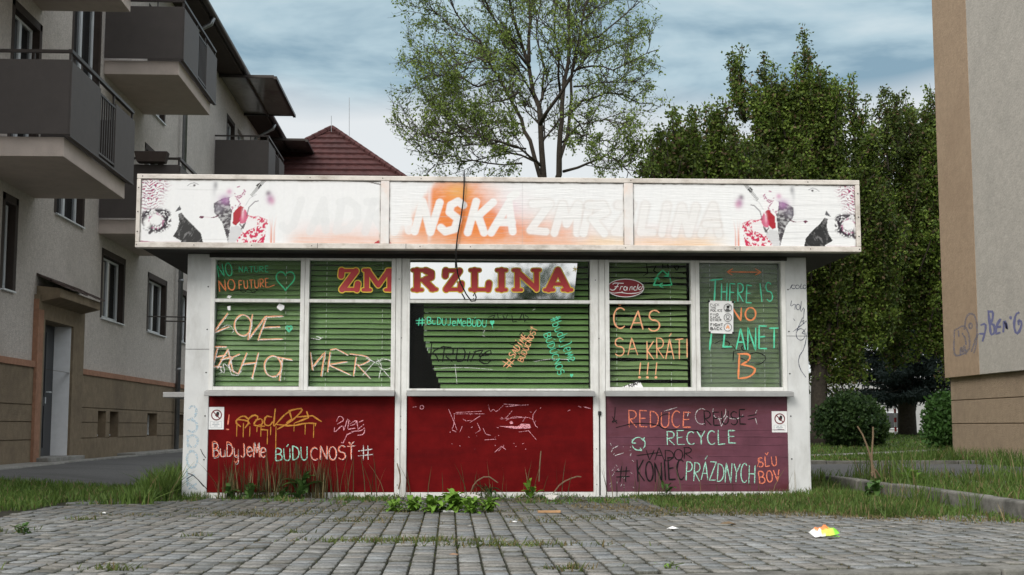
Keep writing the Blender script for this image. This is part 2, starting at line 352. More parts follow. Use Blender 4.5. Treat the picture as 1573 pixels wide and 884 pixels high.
M['sticker'] = mat('white_sticker', (0.78, 0.78, 0.78), 0.5, 0.05, 20)
M['ink'] = mat('black_ink', (0.02, 0.02, 0.02), 0.6, 0.1, 20)

K = thing('kiosk', (0.48, 12.2, 0.0), 'low white metal kiosk with graffiti over green window blinds and dark red panels', 'kiosk')
zb, zh = 0.985, 2.225                                  # window sill and head
xL0, xL1 = PX(283, 600), PX(321, 600); xR0, xR1 = PX(1209, 600), PX(1243, 600)
# body
mb = MB(); mb.box(xL0, xL0 + .05, 12.42, 15.6, 0, 2.25); mb.box(xR1 - .05, xR1, 12.42, 15.6, 0, 2.25); mb.box(xL0, xR1, 15.6, 15.65, 0, 2.25)
mb.build('wall', [M['post']], K)
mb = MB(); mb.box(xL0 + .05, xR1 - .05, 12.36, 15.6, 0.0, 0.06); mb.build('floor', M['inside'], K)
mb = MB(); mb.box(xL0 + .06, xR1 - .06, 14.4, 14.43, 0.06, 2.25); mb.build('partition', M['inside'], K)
mb = MB(); mb.box(-2.80, 3.76, 11.86, 15.8, 2.262, 2.86); mb.build('roof', M['darkmetal'], K)
# corner posts and posts between the bays
for (a, b) in ((xL0, xL1), (xR0, xR1)):
    mb = MB(); mb.box(a, b, 12.20, 12.42, 0, 2.26); o = mb.build('corner_post', M['post'], K, bevel=.006)
    mb = MB()
    for z in (0.35, 0.75, 1.15, 1.55, 1.95):
        xx = b - .03 if a < 0 else a + .03
        mb.tube([(xx, 12.201, z), (xx, 12.196, z)], 0.007, 8)
    for px, py in ((302, 538),) if a < 0 else ((1222, 515),):
        mb.box(a + .002, b - .002, 12.1985, 12.1995, PZ(py) - .002, PZ(py) + .002)
    mb.build('rivets', M['ink'], o)
for (pa, pb) in ((607, 625), (911, 930)):
    a, b = PX(pa, 600), PX(pb, 600); mb = MB()
    mb.box(a, (a + b) / 2 - .006, YF, 12.3, 0, 2.262); mb.box((a + b) / 2 + .006, b, YF, 12.3, 0, 2.262); mb.box((a + b) / 2 - .006, (a + b) / 2 + .006, YF + .014, 12.29, 0, 2.258)
    o = mb.build('post', M['white'], K, bevel=.004)
    mb = MB()
    for py in (430, 520, 640, 660, 690, 745):
        x = a + .028 if py % 4 else (a + b) / 2; mb.tube([(x, YF + .001, PZ(py)), (x, YF - .003, PZ(py))], .005, 6)
    if pa > 900:
        mb.box((a + b) / 2 - .014, (a + b) / 2 + .014, YF - .02, YF + .01, PZ(638), PZ(632)); mb.box((a + b) / 2 - .004, (a + b) / 2 + .004, YF - .004, YF + .01, .02, PZ(638))
    mb.build('fixings', M['ink'], o)
mb = MB(); mb.box(xL1 - .02, xR0 + .02, 12.17, 12.30, zh, 2.262); mb.build('head_rail', M['darkmetal'], K)
# window frames with panes
wf = 0.030
def frame(name, a, b, z0, z1, ztr=None, thick=wf):
    mb = MB()
    mb.box(a, a + thick, YF, 12.28, z0, z1); mb.box(b - thick, b, YF, 12.28, z0, z1)
    mb.box(a + thick, b - thick, YF + .004, 12.27, z0, z0 + thick * .9); mb.box(a + thick, b - thick, YF + .004, 12.27, z1 - thick * .5, z1)
    if ztr: mb.box(a + thick, b - thick, YF + .002, 12.275, ztr - .016, ztr + .016)
    return mb.build(name, M['white'], K, bevel=.003)
zt = PZ(462.5, 500)
xs5 = [PX(p) for p in (321, 466.5, 607, 625, 911, 930, 1069.5, 1209)]
bays = {'l1': (xs5[0], xs5[1], zt), 'l2': (xs5[1], xs5[2], zt), 'm': (xs5[3], xs5[4], zt), 'r1': (xs5[5], xs5[6], zt), 'r2': (xs5[6], xs5[7], None)}
M['glass'] = glassmat('window_glass', 0.006, ior=1.11)
M['hazyglass'] = glassmat('hazy_window_glass', 0.085, (0.36, 0.40, 0.38), ior=1.3)
PANE = {}
for k, (a, b, t) in bays.items():
    th = 0.040 if k != 'm' else 0.022
    frame('window_frame', a + .001, b - .001, zb, zh, t, th)
    segs = [(zb + .02, zh - .01)] if t is None else [(zb + .02, t - .01), (t + .01, zh - .01)]
    for i, (z0, z1) in enumerate(segs):
        mb = MB(); mb.box(a + th - .005, b - th + .005, YG, YG + .004, z0, z1)
        PANE[k + ('u' if i else 'd')] = mb.build('window_pane', M['hazyglass'] if k == 'r2' else M['glass'], K)
# sills
for pa, pb in ((314, 606), (625, 914), (930, 1219)):
    a, b = PX(pa, 606, 12.1), PX(pb, 606, 12.1); mb = MB()
    mb.prism([(12.19, zb), (12.085, zb - .012), (12.085, zb - .052), (12.09, zb - .055), (12.10, zb - .03), (12.19, zb - .018)], 'x', a, b)
    mb.build('sill', M['sill'], K, bevel=.002)
mb = MB(); mb.box(PX(257, 608, 12.8), xL0, 12.6, 13.5, zb - .055, zb - .005); mb.build('side_shelf', M['sill'], K, bevel=.004)
# apron panels below the sills
PAN = {}
for k, pa, pb, m in (('l', 321, 607, 'red'), ('m', 625, 911, 'red'), ('r', 930, 1209, 'purple')):
    a, b = PX(pa), PX(pb); mb = MB(); mb.box(a, b, YP, YP + .02, .05, zb - .02)
    PAN[k] = mb.build('apron_panel', M[m], K)
    mb = MB(); mb.box(a + .002, b - .002, YP - .012, YP + .01, -.02, .047); mb.build('base_strip', M['white'], PAN[k])
PAN['r']['label'] = 'faded purple apron panel with wrinkled film'
mb = MB()
for py, x0, x1 in ((672, 934, 1212), (671, 1085, 1200), (684, 932, 1212), (661, 1000, 1205), (702, 1070, 1212), (745, 1040, 1160)):
    mb.tube([(PX(x0 + (x1 - x0) * i / 8, 650), YP - .001, PZ(py + random.uniform(-.8, .8))) for i in range(9)], [.0015 + .0025 * random.random() for _ in range(9)], 5)
mb.build('film_wrinkle', M['purple'], PAN['r'])

# ---- roof sign
SX0, SX1, SZ0, SZ1 = -2.835, 3.792, 2.255, 2.928
def sX(px): return SX0 + (px - 210) / 1112 * (SX1 - SX0)
def sZ(py): return SZ1 - (py - 268) / 112.5 * (SZ1 - SZ0)          # py already levelled
def lev(px, py): return py - 0.0063 * (px - 210)
S = thing('roof_sign', (0.48, 11.9, 2.255), 'long faded white sign with torn orange print and ghost lettering on the kiosk roof', 'sign')
mb = MB()
mb.box(SX0, SX1, YS, 11.86, SZ1 - .045, SZ1); mb.box(SX0, SX1, YS, 11.86, SZ0, SZ0 + .05)
mb.box(SX0, SX0 + .038, YS + .001, 11.86, SZ0 + .05, SZ1 - .045); mb.box(SX1 - .042, SX1, YS + .001, 11.86, SZ0 + .05, SZ1 - .045)
fr = mb.build('sign_frame', M['signframe'], S, bevel=.006)
mb = MB()
for p in (218, 300, 388, 470, 580, 640, 720, 800, 960, 1040, 1130, 1240, 1316):
    for z in (SZ1 - .022, SZ0 + .025):
        if random.random() < .75: x = sX(p + random.uniform(-6, 6)); mb.tube([(x, YS + .001, z), (x, YS - .003, z)], .005, 6)
for x in (SX0 + .018, SX1 - .02):
    for z in (2.40, 2.58, 2.80): mb.tube([(x, YS + .001, z), (x, YS - .003, z)], .006, 6)
for p in (618, 484, 1132): mb.box(sX(p) - .002, sX(p) + .002, YS - .001, YS + .001, SZ0 + .003, SZ0 + .048)
mb.build('rivets', M['ink'], fr)
mb = MB(); mb.box(SX0 + .02, SX1 - .02, 11.80, 11.86, SZ0 + .01, SZ1 - .01); mb.build('backing_board', M['signframe'], S)
for p0, p1 in ((579, 592), (953, 967)):
    mb = MB(); mb.box(sX(p0), sX(p1), YS + .004, 11.8, SZ0 + .05, SZ1 - .045); d = mb.build('divider', mat('sign_divider', (.72, .70, .69), .5, .1, 8, stain=(.75, .45, .3), samt=.5, sscale=3), S, bevel=.004)

class Ras:
    def __init__(s, X, Y): s.X, s.Y = X, Y; s.C = np.full((X.size, 3), (0.86, 0.865, 0.875))
    def put(s, a, col):
        a = np.clip(a, 0, 1)[:, None]; s.C = s.C * (1 - a) + np.array(col)[None] * a
    def poly(s, pts, col, a=1.0, mod=None):
        ins = np.zeros(s.X.size, bool); n = len(pts)
        for i in range(n):
            (x0, y0), (x1, y1) = pts[i], pts[(i + 1) % n]
            if y0 == y1: continue
            c = ((s.Y >= min(y0, y1)) & (s.Y < max(y0, y1))); ins ^= c & (s.X < x0 + (s.Y - y0) * (x1 - x0) / (y1 - y0))
        s.put(ins * a * (1 if mod is None else mod), col)
    def dist(s, pts):
        d = np.full(s.X.size, 1e9)
        for (x0, y0), (x1, y1) in zip(pts[:-1], pts[1:]):
            dx, dy = x1 - x0, y1 - y0; t = np.clip(((s.X - x0) * dx + (s.Y - y0) * dy) / (dx * dx + dy * dy + 1e-9), 0, 1)
            d = np.minimum(d, np.hypot(s.X - x0 - t * dx, s.Y - y0 - t * dy))
        return d
    def line(s, pts, r, col, a=1.0, soft=0.5, mod=None): s.put(np.clip((r - s.dist(pts)) / soft + .5, 0, 1) * a * (1 if mod is None else mod), col)
    def blob(s, cx, cy, rx, ry, col, a=1.0, p=1.0):
        d = ((s.X - cx) / rx) ** 2 + ((s.Y - cy) / ry) ** 2; s.put(np.exp(-d ** p) * a, col)
def art(r, mirror):
    X0 = r.X
    if mirror: r.X = 1544.0 - r.X
    n1 = fbm(r.X, r.Y, .18, 3); n2 = fbm(r.X, r.Y, .45, 9, 2); n3 = fbm(r.X, r.Y, .35, 14, 3)
    # pink combed streaks in the corner
    w = np.sin((r.Y + .22 * (r.X - 217) + 2.2 * np.sin(r.X / 4.2) + 9 * n1) * 1.35)
    reg = sstep(266, 240, r.X + .35 * np.abs(r.Y - 285)) * sstep(334, 308, r.Y) * sstep(271, 276, r.Y)
    r.put(sstep(.15, .6, w) * reg * sstep(.36, .52, n2 + .12) , (.20, .02, .11))
    r.put(sstep(.0, .5, w) * reg * sstep(.55, .62, n2) , (.45, .05, .16))
    # dark broken ring
    d = np.abs(np.hypot((r.X - 240) / 1.15, r.Y - 337) - 15)
    r.put(sstep(8.5, 4.0, d + 12 * (n3 - .5)) * sstep(.40, .50, n3) * (r.X < 263) * sstep(318, 324, r.Y), (.018, .008, .02)); r.line([(246, 324), (250, 331), (254, 338), (256, 344)], 1.6, (.02, .01, .02), .95, 1, sstep(.3, .45, n2)); r.line([(222, 345), (228, 340), (232, 347), (234, 354), (231, 358)], 2.2, (.02, .01, .02), .95, 1)
    r.blob(227, 343, 6, 9, (.9, .9, .9), 1, 2); r.put(sstep(3, 0, np.abs(np.hypot(r.X - 240, r.Y - 340) - 11)) * sstep(.55, .7, n2) * .8, (.4, .04, .2))
    # dark strapped top
    gr = .02 + .16 * sstep(.55, .75, fbm(r.X * 1.0 + r.Y * .7, r.Y * .25 - r.X * .4, .3, 6))
    r.poly([(273, 329), (278, 327), (285, 336), (297, 347), (308, 359), (311.5, 374), (277, 374), (278.5, 370), (266, 363), (272, 353), (275, 341)], (.022, .02, .022))
    ins = (r.C.sum(1) < .2) & (r.X > 262) & (r.X < 313) & (r.Y > 326); r.C[ins] = gr[ins][:, None] * np.array([1, .98, 1])
    r.poly([(275, 316), (277.5, 322.5), (268, 325.5)], (.10, .10, .11))
    r.line([(232, 373), (275, 371)], 1.2, (.6, .45, .5), .5, 2); r.line([(218, 371), (238, 373)], 1.3, (.35, .06, .15), .8)
    # eye, mouth
    r.line([(285.5, 285.5), (290, 282.2), (296, 280.8), (302, 283.5)], .55, (.30, .30, .32), .9); r.blob(296, 284.8, 1.9, 1.7, (.03, .02, .02), 1, 2)
    r.line([(289, 286), (295, 287)], .4, (.5, .5, .5), .6)
    r.poly([(304, 333.3), (307.5, 331.2), (312.5, 332.6), (308.5, 336.2)], (.13, .02, .06)); r.poly([(322, 334), (328, 332.5), (334, 328.5), (334, 331.5), (327, 334.5)], (.13, .02, .06))
    r.line([(312, 333), (322, 334)], .6, (.6, .45, .5), .5)
    # grey hair and violet scarf behind the small face
    r.blob(328, 284.5, 3.2, 6, (.22, .22, .24), .75); r.blob(326, 292, 3, 12, (.55, .55, .58), .5)
    r.poly([(326, 312), (340, 304), (350, 302), (354, 320), (352, 341), (349, 374), (346, 362), (339, 341), (333, 333), (327, 327)], (.06, .05, .06), 1, .45 + .55 * sstep(.3, .6, fbm(r.X + r.Y, r.Y - r.X * .3, .25, 8)))
    r.blob(343, 307, 9, 8, (.42, .20, .42), .85); r.blob(333, 320, 7, 7, (.30, .28, .34), .6); r.blob(349, 294, 4, 4, (.62, .25, .45), .7)
    r.poly([(349, 304), (356, 300), (372, 297), (374, 312), (364, 322), (352, 322)], (.88, .87, .88))
    for l in ([(357, 297), (362, 301), (368, 299), (371, 294)], [(358, 301), (364, 304), (369, 300)], [(371, 291), (374, 295), (371, 299)], [(360, 304), (366, 312), (362, 320)], [(352, 318), (361, 317)], [(353, 322), (359, 315)], [(361, 287), (364, 286)]):
        r.line(l, .8, (.35, .03, .16), .9, .8, sstep(.3, .5, n2))
    # red and pink hands
    r.poly([(356, 326), (366, 315), (371, 318), (367, 338), (360, 346), (355, 343)], (.42, .015, .03)); r.poly([(365, 335), (373, 320), (379, 331), (374, 342), (366, 343)], (.62, .05, .16), .9)
    r.blob(370, 328, 2, 8, (.85, .6, .68), .8); r.line([(366, 344), (371, 350), (374, 342)], .9, (.05, .03, .04), .9); r.line([(368, 352), (372, 344)], 1.0, (.08, .05, .06), .9)
    # pale shoulder fold and banded strap
    r.line([(376, 331), (379, 318), (388, 309), (393, 308)], .8, (.12, .10, .12), .8); r.line([(374, 315), (380, 304), (390, 298)], .5, (.5, .5, .52), .7)
    for q in range(17):
        t = q / 16; cx, cy = 402.5 - 20 * t, 274.5 + 25 * t; L_ = 2.6 - .8 * t
        r.line([(cx - L_ * .7, cy - L_ * .7), (cx + L_ * .7, cy + L_ * .7)], .5, (.03, .03, .03), .9, .5)
    r.poly([(389, 284), (394, 280), (398, 284), (393, 289)], (.025, .025, .025)); r.line([(392, 286), (395, 282)], .4, (.8, .8, .8))
    # violet profile on the right of the strap
    r.blob(408, 296, 4, 4, (.14, .10, .14), .8); r.blob(411, 305, 5.5, 7, (.40, .16, .34), .8); r.blob(414, 308, 4, 5, (.66, .30, .45), .6)
    # red flower dress
    r.poly([(378, 331), (384, 329.5), (400, 334), (409, 337.5), (405, 352), (402, 374), (358, 374), (370, 356), (376, 342)], (.86, .82, .83))
    fl = sstep(.47, .53, fbm(r.X, r.Y, .42, 31, 2)); r.poly([(378, 331), (400, 334), (409, 337.5), (402, 374), (358, 374), (370, 356), (392, 347), (392, 338)], (.60, .02, .09), 1, fl)
    r.poly([(376, 340), (392, 338), (392, 347), (370, 357)], (.86, .84, .85), .8); r.line([(378, 331), (386, 333), (393, 332), (408, 338)], .9, (.62, .04, .12), .9, .7, sstep(.4, .5, n2))
    r.poly([(352, 348), (364, 346), (371, 354), (358, 374), (349, 374)], (.62, .62, .64), .8)
    for x0, x1 in ((410, 413), (421, 418), (415, 414)): r.line([(x0, 330), (x1, 350), (x1, 374)], 1.0, (.75, .22, .12), .75, 1.4, sstep(325, 374, r.Y))
    r.X = X0
def stroke_word(r, glyphs, col, rad, a, soft=1.2):
    for g in glyphs: r.line(g, rad, col, a, soft)
GHOST = [  # slanted brush capitals of the old name, levelled photo pixels
    [[(458, 306), (447, 344), (437, 353), (430, 346)]], [[(472, 354), (492, 306), (496, 352)], [(480, 338), (496, 338)]], [[(520, 308), (512, 353), (530, 350), (544, 334), (543, 316), (530, 306), (516, 309)]],
    [[(568, 307), (556, 354)], [(558, 308), (580, 307), (586, 317), (570, 330), (584, 354)]], [[(600, 354), (617, 305), (622, 352)], [(606, 338), (622, 338)]],
    [[(631, 353), (643, 307), (655, 354), (669, 308)]], [[(705, 312), (697, 306), (686, 312), (684, 323), (697, 333), (692, 349), (678, 353), (671, 347)]],
    [[(725, 306), (712, 354)], [(751, 307), (726, 330)], [(728, 328), (737, 354)]], [[(748, 354), (775, 308), (781, 352)], [(758, 338), (780, 338)], [(778, 299), (786, 293)]],
    [[(812, 309), (838, 309), (808, 350), (832, 352)]], [[(845, 354), (858, 310), (864, 340), (882, 310), (880, 354)]], [[(900, 310), (890, 354)], [(898, 311), (920, 310), (925, 320), (904, 332), (922, 354)]],
    [[(944, 310), (966, 310), (938, 352), (964, 354)]], [[(986, 310), (978, 352), (998, 352)]], [[(1020, 310), (1011, 354)]], [[(1031, 354), (1043, 312), (1053, 354), (1065, 312)]], [[(1072, 354), (1092, 310), (1100, 354)], [(1080, 339), (1098, 339)]]]
signm = mat('sign_print', (1, 1, 1), 0.42, 0.03, 30, 0.0, attr='Col', spec=0.35)
def ripple(m):                                           # shrunken vinyl: fine horizontal puckers
    t = m.node_tree; L = t.links.new; b = t.nodes['Principled BSDF']
    c = t.nodes.new('ShaderNodeTexCoord'); mp = t.nodes.new('ShaderNodeMapping'); mp.inputs['Scale'].default_value = (2.2, 1, 26)
    n = t.nodes.new('ShaderNodeTexNoise'); n.inputs['Scale'].default_value = 2.5; n.inputs['Detail'].default_value = 3; n.inputs['Distortion'].default_value = .4
    bp = t.nodes.new('ShaderNodeBump'); bp.inputs['Strength'].default_value = 0.32; bp.inputs['Distance'].default_value = 0.010
    L(c.outputs['Object'], mp.inputs['Vector']); L(mp.outputs[0], n.inputs['Vector']); L(n.outputs['Fac'], bp.inputs['Height']); L(bp.outputs[0], b.inputs['Normal'])
signr = mat('wrinkled_sign_print', (1, 1, 1), 0.42, 0.03, 30, 0.0, attr='Col', spec=0.35); ripple(signr)
def sign_panel(p0, p1, m, side, lab):
    x0, x1, z0, z1 = sX(p0), sX(p1), SZ0 + .052, SZ1 - .048; st = 0.0055
    nx, nz_ = int((x1 - x0) / st), int((z1 - z0) / st)
    gx, gz = np.meshgrid(np.linspace(x0, x1, nx + 1), np.linspace(z0, z1, nz_ + 1))
    bow = .006 * np.sin((gx - x0) / (x1 - x0) * math.pi) * np.sin((gz - z0) / (z1 - z0) * math.pi) * (fbm(gx, gz, 1.5, p0) - .3)
    V = np.stack([gx, YS + .016 - bow, gz], -1).reshape(-1, 3)
    id_ = np.arange(gx.size).reshape(gx.shape); q = np.stack([id_[:-1, :-1], id_[:-1, 1:], id_[1:, 1:], id_[1:, :-1]], -1).reshape(-1, 4)
    X = 210 + (gx.ravel() - SX0) / (SX1 - SX0) * 1112; Y = 268 + (SZ1 - gz.ravel()) / (SZ1 - SZ0) * 112.5
    r = Ras(X, Y); n1 = fbm(X, Y, .06, 2); streak = fbm(X * 3, Y * .12, .1, 5); hs = fbm(X * .12, Y * 3.2, .3, 7, 2)
    r.put(.25 * sstep(.45, .7, streak), (.80, .81, .83))
    # orange wash of the old print
    inm = sstep(590, 594, X) * sstep(955, 950, X)
    big = np.exp(-(((X - 690) / 62) ** 2 + ((Y - 322) / 60) ** 2) ** 1.6) + .8 * np.exp(-(((X - 745) / 50) ** 2 + ((Y - 350) / 26) ** 2)) + .6 * np.exp(-(((X - 830) / 60) ** 2 + ((Y - 356) / 22) ** 2)) + .5 * np.exp(-(((X - 628) / 25) ** 2 + ((Y - 350) / 20) ** 2))
    r.put(inm * np.clip(big * (1.0 + .9 * (n1 - .35) + .6 * (hs - .5)), 0, 1) * sstep(640, 652, X + (Y - 300) * .6 + 6 * (streak - .5)) , (.82, .235, .045))
    r.put(inm * np.clip(big * 1.2 - .2, 0, 1) * .55 * sstep(660, 640, X) * sstep(300, 340, Y), (.82, .40, .22))
    r.put(inm * .6 * np.exp(-(((X - 697) / 20) ** 2 + ((Y - 290) / 14) ** 2)), (.84, .52, .17))
    r.put(inm * .4 * np.exp(-(((X - 775) / 26) ** 2 + ((Y - 318) / 26) ** 2)) * hs * 1.6, (.72, .42, .52))
    r.put(inm * .75 * np.exp(-(((X - 653) / 3.5) ** 2)) * sstep(.3, .5, streak + .1), (.84, .82, .84))
    bot = sstep(346, 374, Y + 8 * (n1 - .5)) * sstep(425, 470, X) * sstep(1130, 1060, X)
    yel = sstep(860, 930, X)
    for c_, a_ in (((.80, .42, .24), (1 - yel)), ((.82, .50, .19), yel)): r.put(bot * .85 * a_ * (.6 + .8 * (hs - .3)), c_)
    pk = sstep(330, 352, Y) * sstep(425, 470, X) * sstep(1130, 1000, X); r.put(pk * .24 * (1 - inm), (.84, .55, .52))
    r.put(sstep(.55, .75, hs) * .16 * inm, (.62, .60, .60))
    for gi, g in enumerate(GHOST):
        left = g[0][0][0] < 600; right = g[0][0][0] > 940; mid = 620 < g[0][0][0] < 800
        for s_ in g:
            if g[0][0][0] > 800: r.line(s_, 8.5, (.66, .60, .57), .38, 4)
            r.line(s_, 6.0 if not right else 5.4, (.755, .765, .775) if left else ((.85, .85, .85) if mid else (.86, .85, .85) if right else (.86, .86, .865)), (.55 if left else .97 if mid else .75 if right else .85), 1.8)
    for yy, xa, xb in (((331, 600, 940), (313, 810, 940)) if side == 'm' else ((318, 1000, 1120), (352, 985, 1130)) if side == 'r' else ((290, 262, 345), (366, 300, 380))):
        r.put(np.exp(-((Y - yy - 1.5 * np.sin(X / 40)) / .7) ** 2) * .35 * sstep(xa, xa + 20, X) * sstep(xb, xb - 20, X), (.45, .45, .45))
    if side == 'm': r.put(np.exp(-((X - 796) / .7) ** 2) * .3, (.4, .4, .4))
    if side == 'r':
        for yy in (308, 350, 359, 330): r.put(np.exp(-((Y - yy - 1.2 * np.sin(X / 30)) / .7) ** 2) * .4 * sstep(1180, 1200, X), (.42, .42, .44))
    if side == 'l': art(r, False)
    if side == 'r': art(r, True)
    if side == 'l':
        r.poly([(566, 374), (577, 366), (578, 375)], (.45, .04, .05)); r.line([(420, 275), (520, 275.5), (560, 277), (578, 281)], .9, (.06, .05, .05), .9)
    if side == 'm': r.poly([(592, 367), (598, 374), (592, 375)], (.45, .04, .05))
    ed = np.minimum(np.minimum(X - p0, p1 - X), np.minimum(Y - 276, 375 - Y)) + 2.2 * (fbm(X, Y, .12, 44) - .5)
    r.put(sstep(1.3, .3, ed) * .95, (.05, .045, .04)); r.put(sstep(4, 1, ed) * .25, (.35, .30, .25))
    r.C = r.C * .90; o = fastmesh('sign_panel', V, q, m, cols=r.C, parent=S, smooth=True); o['label'] = lab
sign_panel(216.4, 579, signm, 'l', 'sign panel with faded picture print at its left end')
sign_panel(592, 953, signr, 'm', 'middle sign panel with orange wash and pale letters')
sign_panel(967, 1315, signr, 'r', 'sign panel with faded picture print at its right end')

# ------------------------------------------------------------------ handwriting
def A_(cx, cy, rx, ry, a0, a1, n=12): return [(cx + rx * math.cos(math.radians(a0 + (a1 - a0) * i / n)), cy + ry * math.sin(math.radians(a0 + (a1 - a0) * i / n))) for i in range(n + 1)]
FONT = {
 'A': [[(0, 0), (.5, 1), (1, 0)], [(.2, .36), (.82, .36)]],
 'B': [[(.05, 0), (.05, 1)], [(.05, 1)] + A_(.35, .76, .5, .24, 90, -90) + [(.1, .52)], [(.3, .52)] + A_(.38, .26, .6, .26, 90, -90) + [(.05, 0)]],
 'C': [A_(.55, .5, .52, .5, 50, 312, 16)], 'D': [[(.08, 0), (.08, 1)], [(.0, 1)] + A_(.2, .5, .78, .5, 90, -90, 14) + [(0, 0)]],
 'E': [[(.1, 0), (.1, 1)], [(.05, 1), (.9, .98)], [(.1, .52), (.75, .53)], [(.08, .02), (.95, 0)]], 'F': [[(.1, 0), (.1, 1)], [(.05, 1), (.95, .98)], [(.1, .52), (.75, .53)]],
 'G': [A_(.5, .5, .5, .5, 50, 330, 14) + [(.95, .45), (.55, .45)]], 'H': [[(.08, 0), (.08, 1)], [(.9, 0), (.92, 1)], [(.08, .5), (.92, .52)]],
 'I': [[(.5, 0), (.5, 1)]], 'J': [[(.7, 1), (.72, .3)] + A_(.42, .25, .3, .25, 0, -150, 8)], 'K': [[(.08, 0), (.08, 1)], [(.9, 1), (.1, .48), (.95, 0)]],
 'L': [[(.12, 1), (.08, 0), (.9, .02)]], 'M': [[(0, 0), (.12, 1), (.5, .3), (.88, 1), (1, 0)]], 'N': [[(.05, 0), (.08, 1), (.9, 0), (.93, 1)]],
 'O': [A_(.5, .5, .48, .5, 100, 465, 20)], 'P': [[(.08, 0), (.08, 1)], [(0, 1)] + A_(.4, .74, .52, .26, 90, -90) + [(.08, .47)]],
 'R': [[(.08, 0), (.08, 1)], [(0, 1)] + A_(.4, .75, .5, .25, 90, -90) + [(.12, .5), (.95, 0)]], 'S': [A_(.5, .75, .42, .25, 30, 250, 12) + A_(.48, .25, .46, .27, 85, -150, 12)],
 'T': [[(.5, 0), (.5, 1)], [(0, .98), (1, 1)]], 'U': [[(.05, 1), (.06, .35)] + A_(.48, .32, .42, .32, 180, 360, 10) + [(.92, 1)]], 'V': [[(.02, 1), (.48, 0), (.98, 1)]],
 'Y': [[(.02, 1), (.5, .5), (.98, 1)], [(.5, .5), (.48, 0)]], 'Z': [[(.05, 1), (.95, 1), (.05, 0), (.98, .02)]],
 'e': [[(.08, .32), (.85, .38)] + A_(.46, .34, .42, .34, 10, 320, 14)], 'u': [[(.08, .62), (.1, .2)] + A_(.45, .2, .35, .2, 180, 360, 8) + [(.82, .62), (.84, 0)]],
 'y': [[(.1, .65), (.14, .25)] + A_(.45, .22, .32, .18, 180, 360, 8) + [(.8, .65), (.78, -.2)] + A_(.45, -.22, .33, .2, 0, -150, 8)], 'j': [[(.2, .95), (.7, .97), (.66, .0)] + A_(.36, -.05, .3, .22, 0, -150, 8)],
 'm': [[(.02, 0), (.1, .75), (.48, .2), (.85, .75), (.98, 0)]], 'b': [[(.1, 1), (.1, 0)], [(.1, .5)] + A_(.45, .28, .42, .28, 120, -150, 12)], 'd': [[(.85, 1), (.85, 0)], [(.85, .5)] + A_(.45, .28, .42, .28, 40, 340, 12)],
 'n': [[(.1, 0), (.12, .65)], [(.12, .45)] + A_(.48, .38, .36, .27, 160, 0, 8) + [(.85, 0)]], 'c': [A_(.5, .33, .42, .33, 50, 310, 10)], 'o': [A_(.5, .33, .42, .33, 90, 450, 14)],
 's': [A_(.5, .5, .34, .16, 30, 250, 8) + A_(.48, .17, .38, .18, 85, -150, 8)], 't': [[(.5, 1), (.48, 0)], [(.1, .62), (.9, .64)]], 'a': [A_(.45, .3, .4, .3, 30, 360, 12) + [(.86, 0)]], 'r': [[(.15, 0), (.15, .65)], [(.15, .4), (.5, .65), (.85, .6)]],
 'i': [[(.5, 0), (.5, .6)], [(.5, .85), (.5, .92)]],
 '#': [[(.3, -.02), (.42, 1.02)], [(.66, 0), (.74, 1.0)], [(0, .66), (1, .7)], [(0, .32), (1, .34)]], '!': [[(.55, 1), (.45, .28)], [(.45, .02), (.47, .06)]], '=': [[(0, .62), (1, .66)], [(0, .32), (.9, .36)]],
 '-': [[(.1, .5), (.9, .5)]], "'": [[(.5, 1), (.42, .72)]]}
ACC = {'Á': ('A', 1), 'Í': ('I', 1), 'Ú': ('U', 1), 'É': ('E', 1), 'Č': ('C', 2), 'Ť': ('T', 2), 'Ľ': ('L', 2)}
def smooth_(p, k=1):
    for _ in range(k):
        if len(p) < 3: break
        q = [p[0]]
        for a, b in zip(p[:-1], p[1:]): q += [(a[0] * .75 + b[0] * .25, a[1] * .75 + b[1] * .25), (a[0] * .25 + b[0] * .75, a[1] * .25 + b[1] * .75)]
        p = q + [p[-1]]
    return p
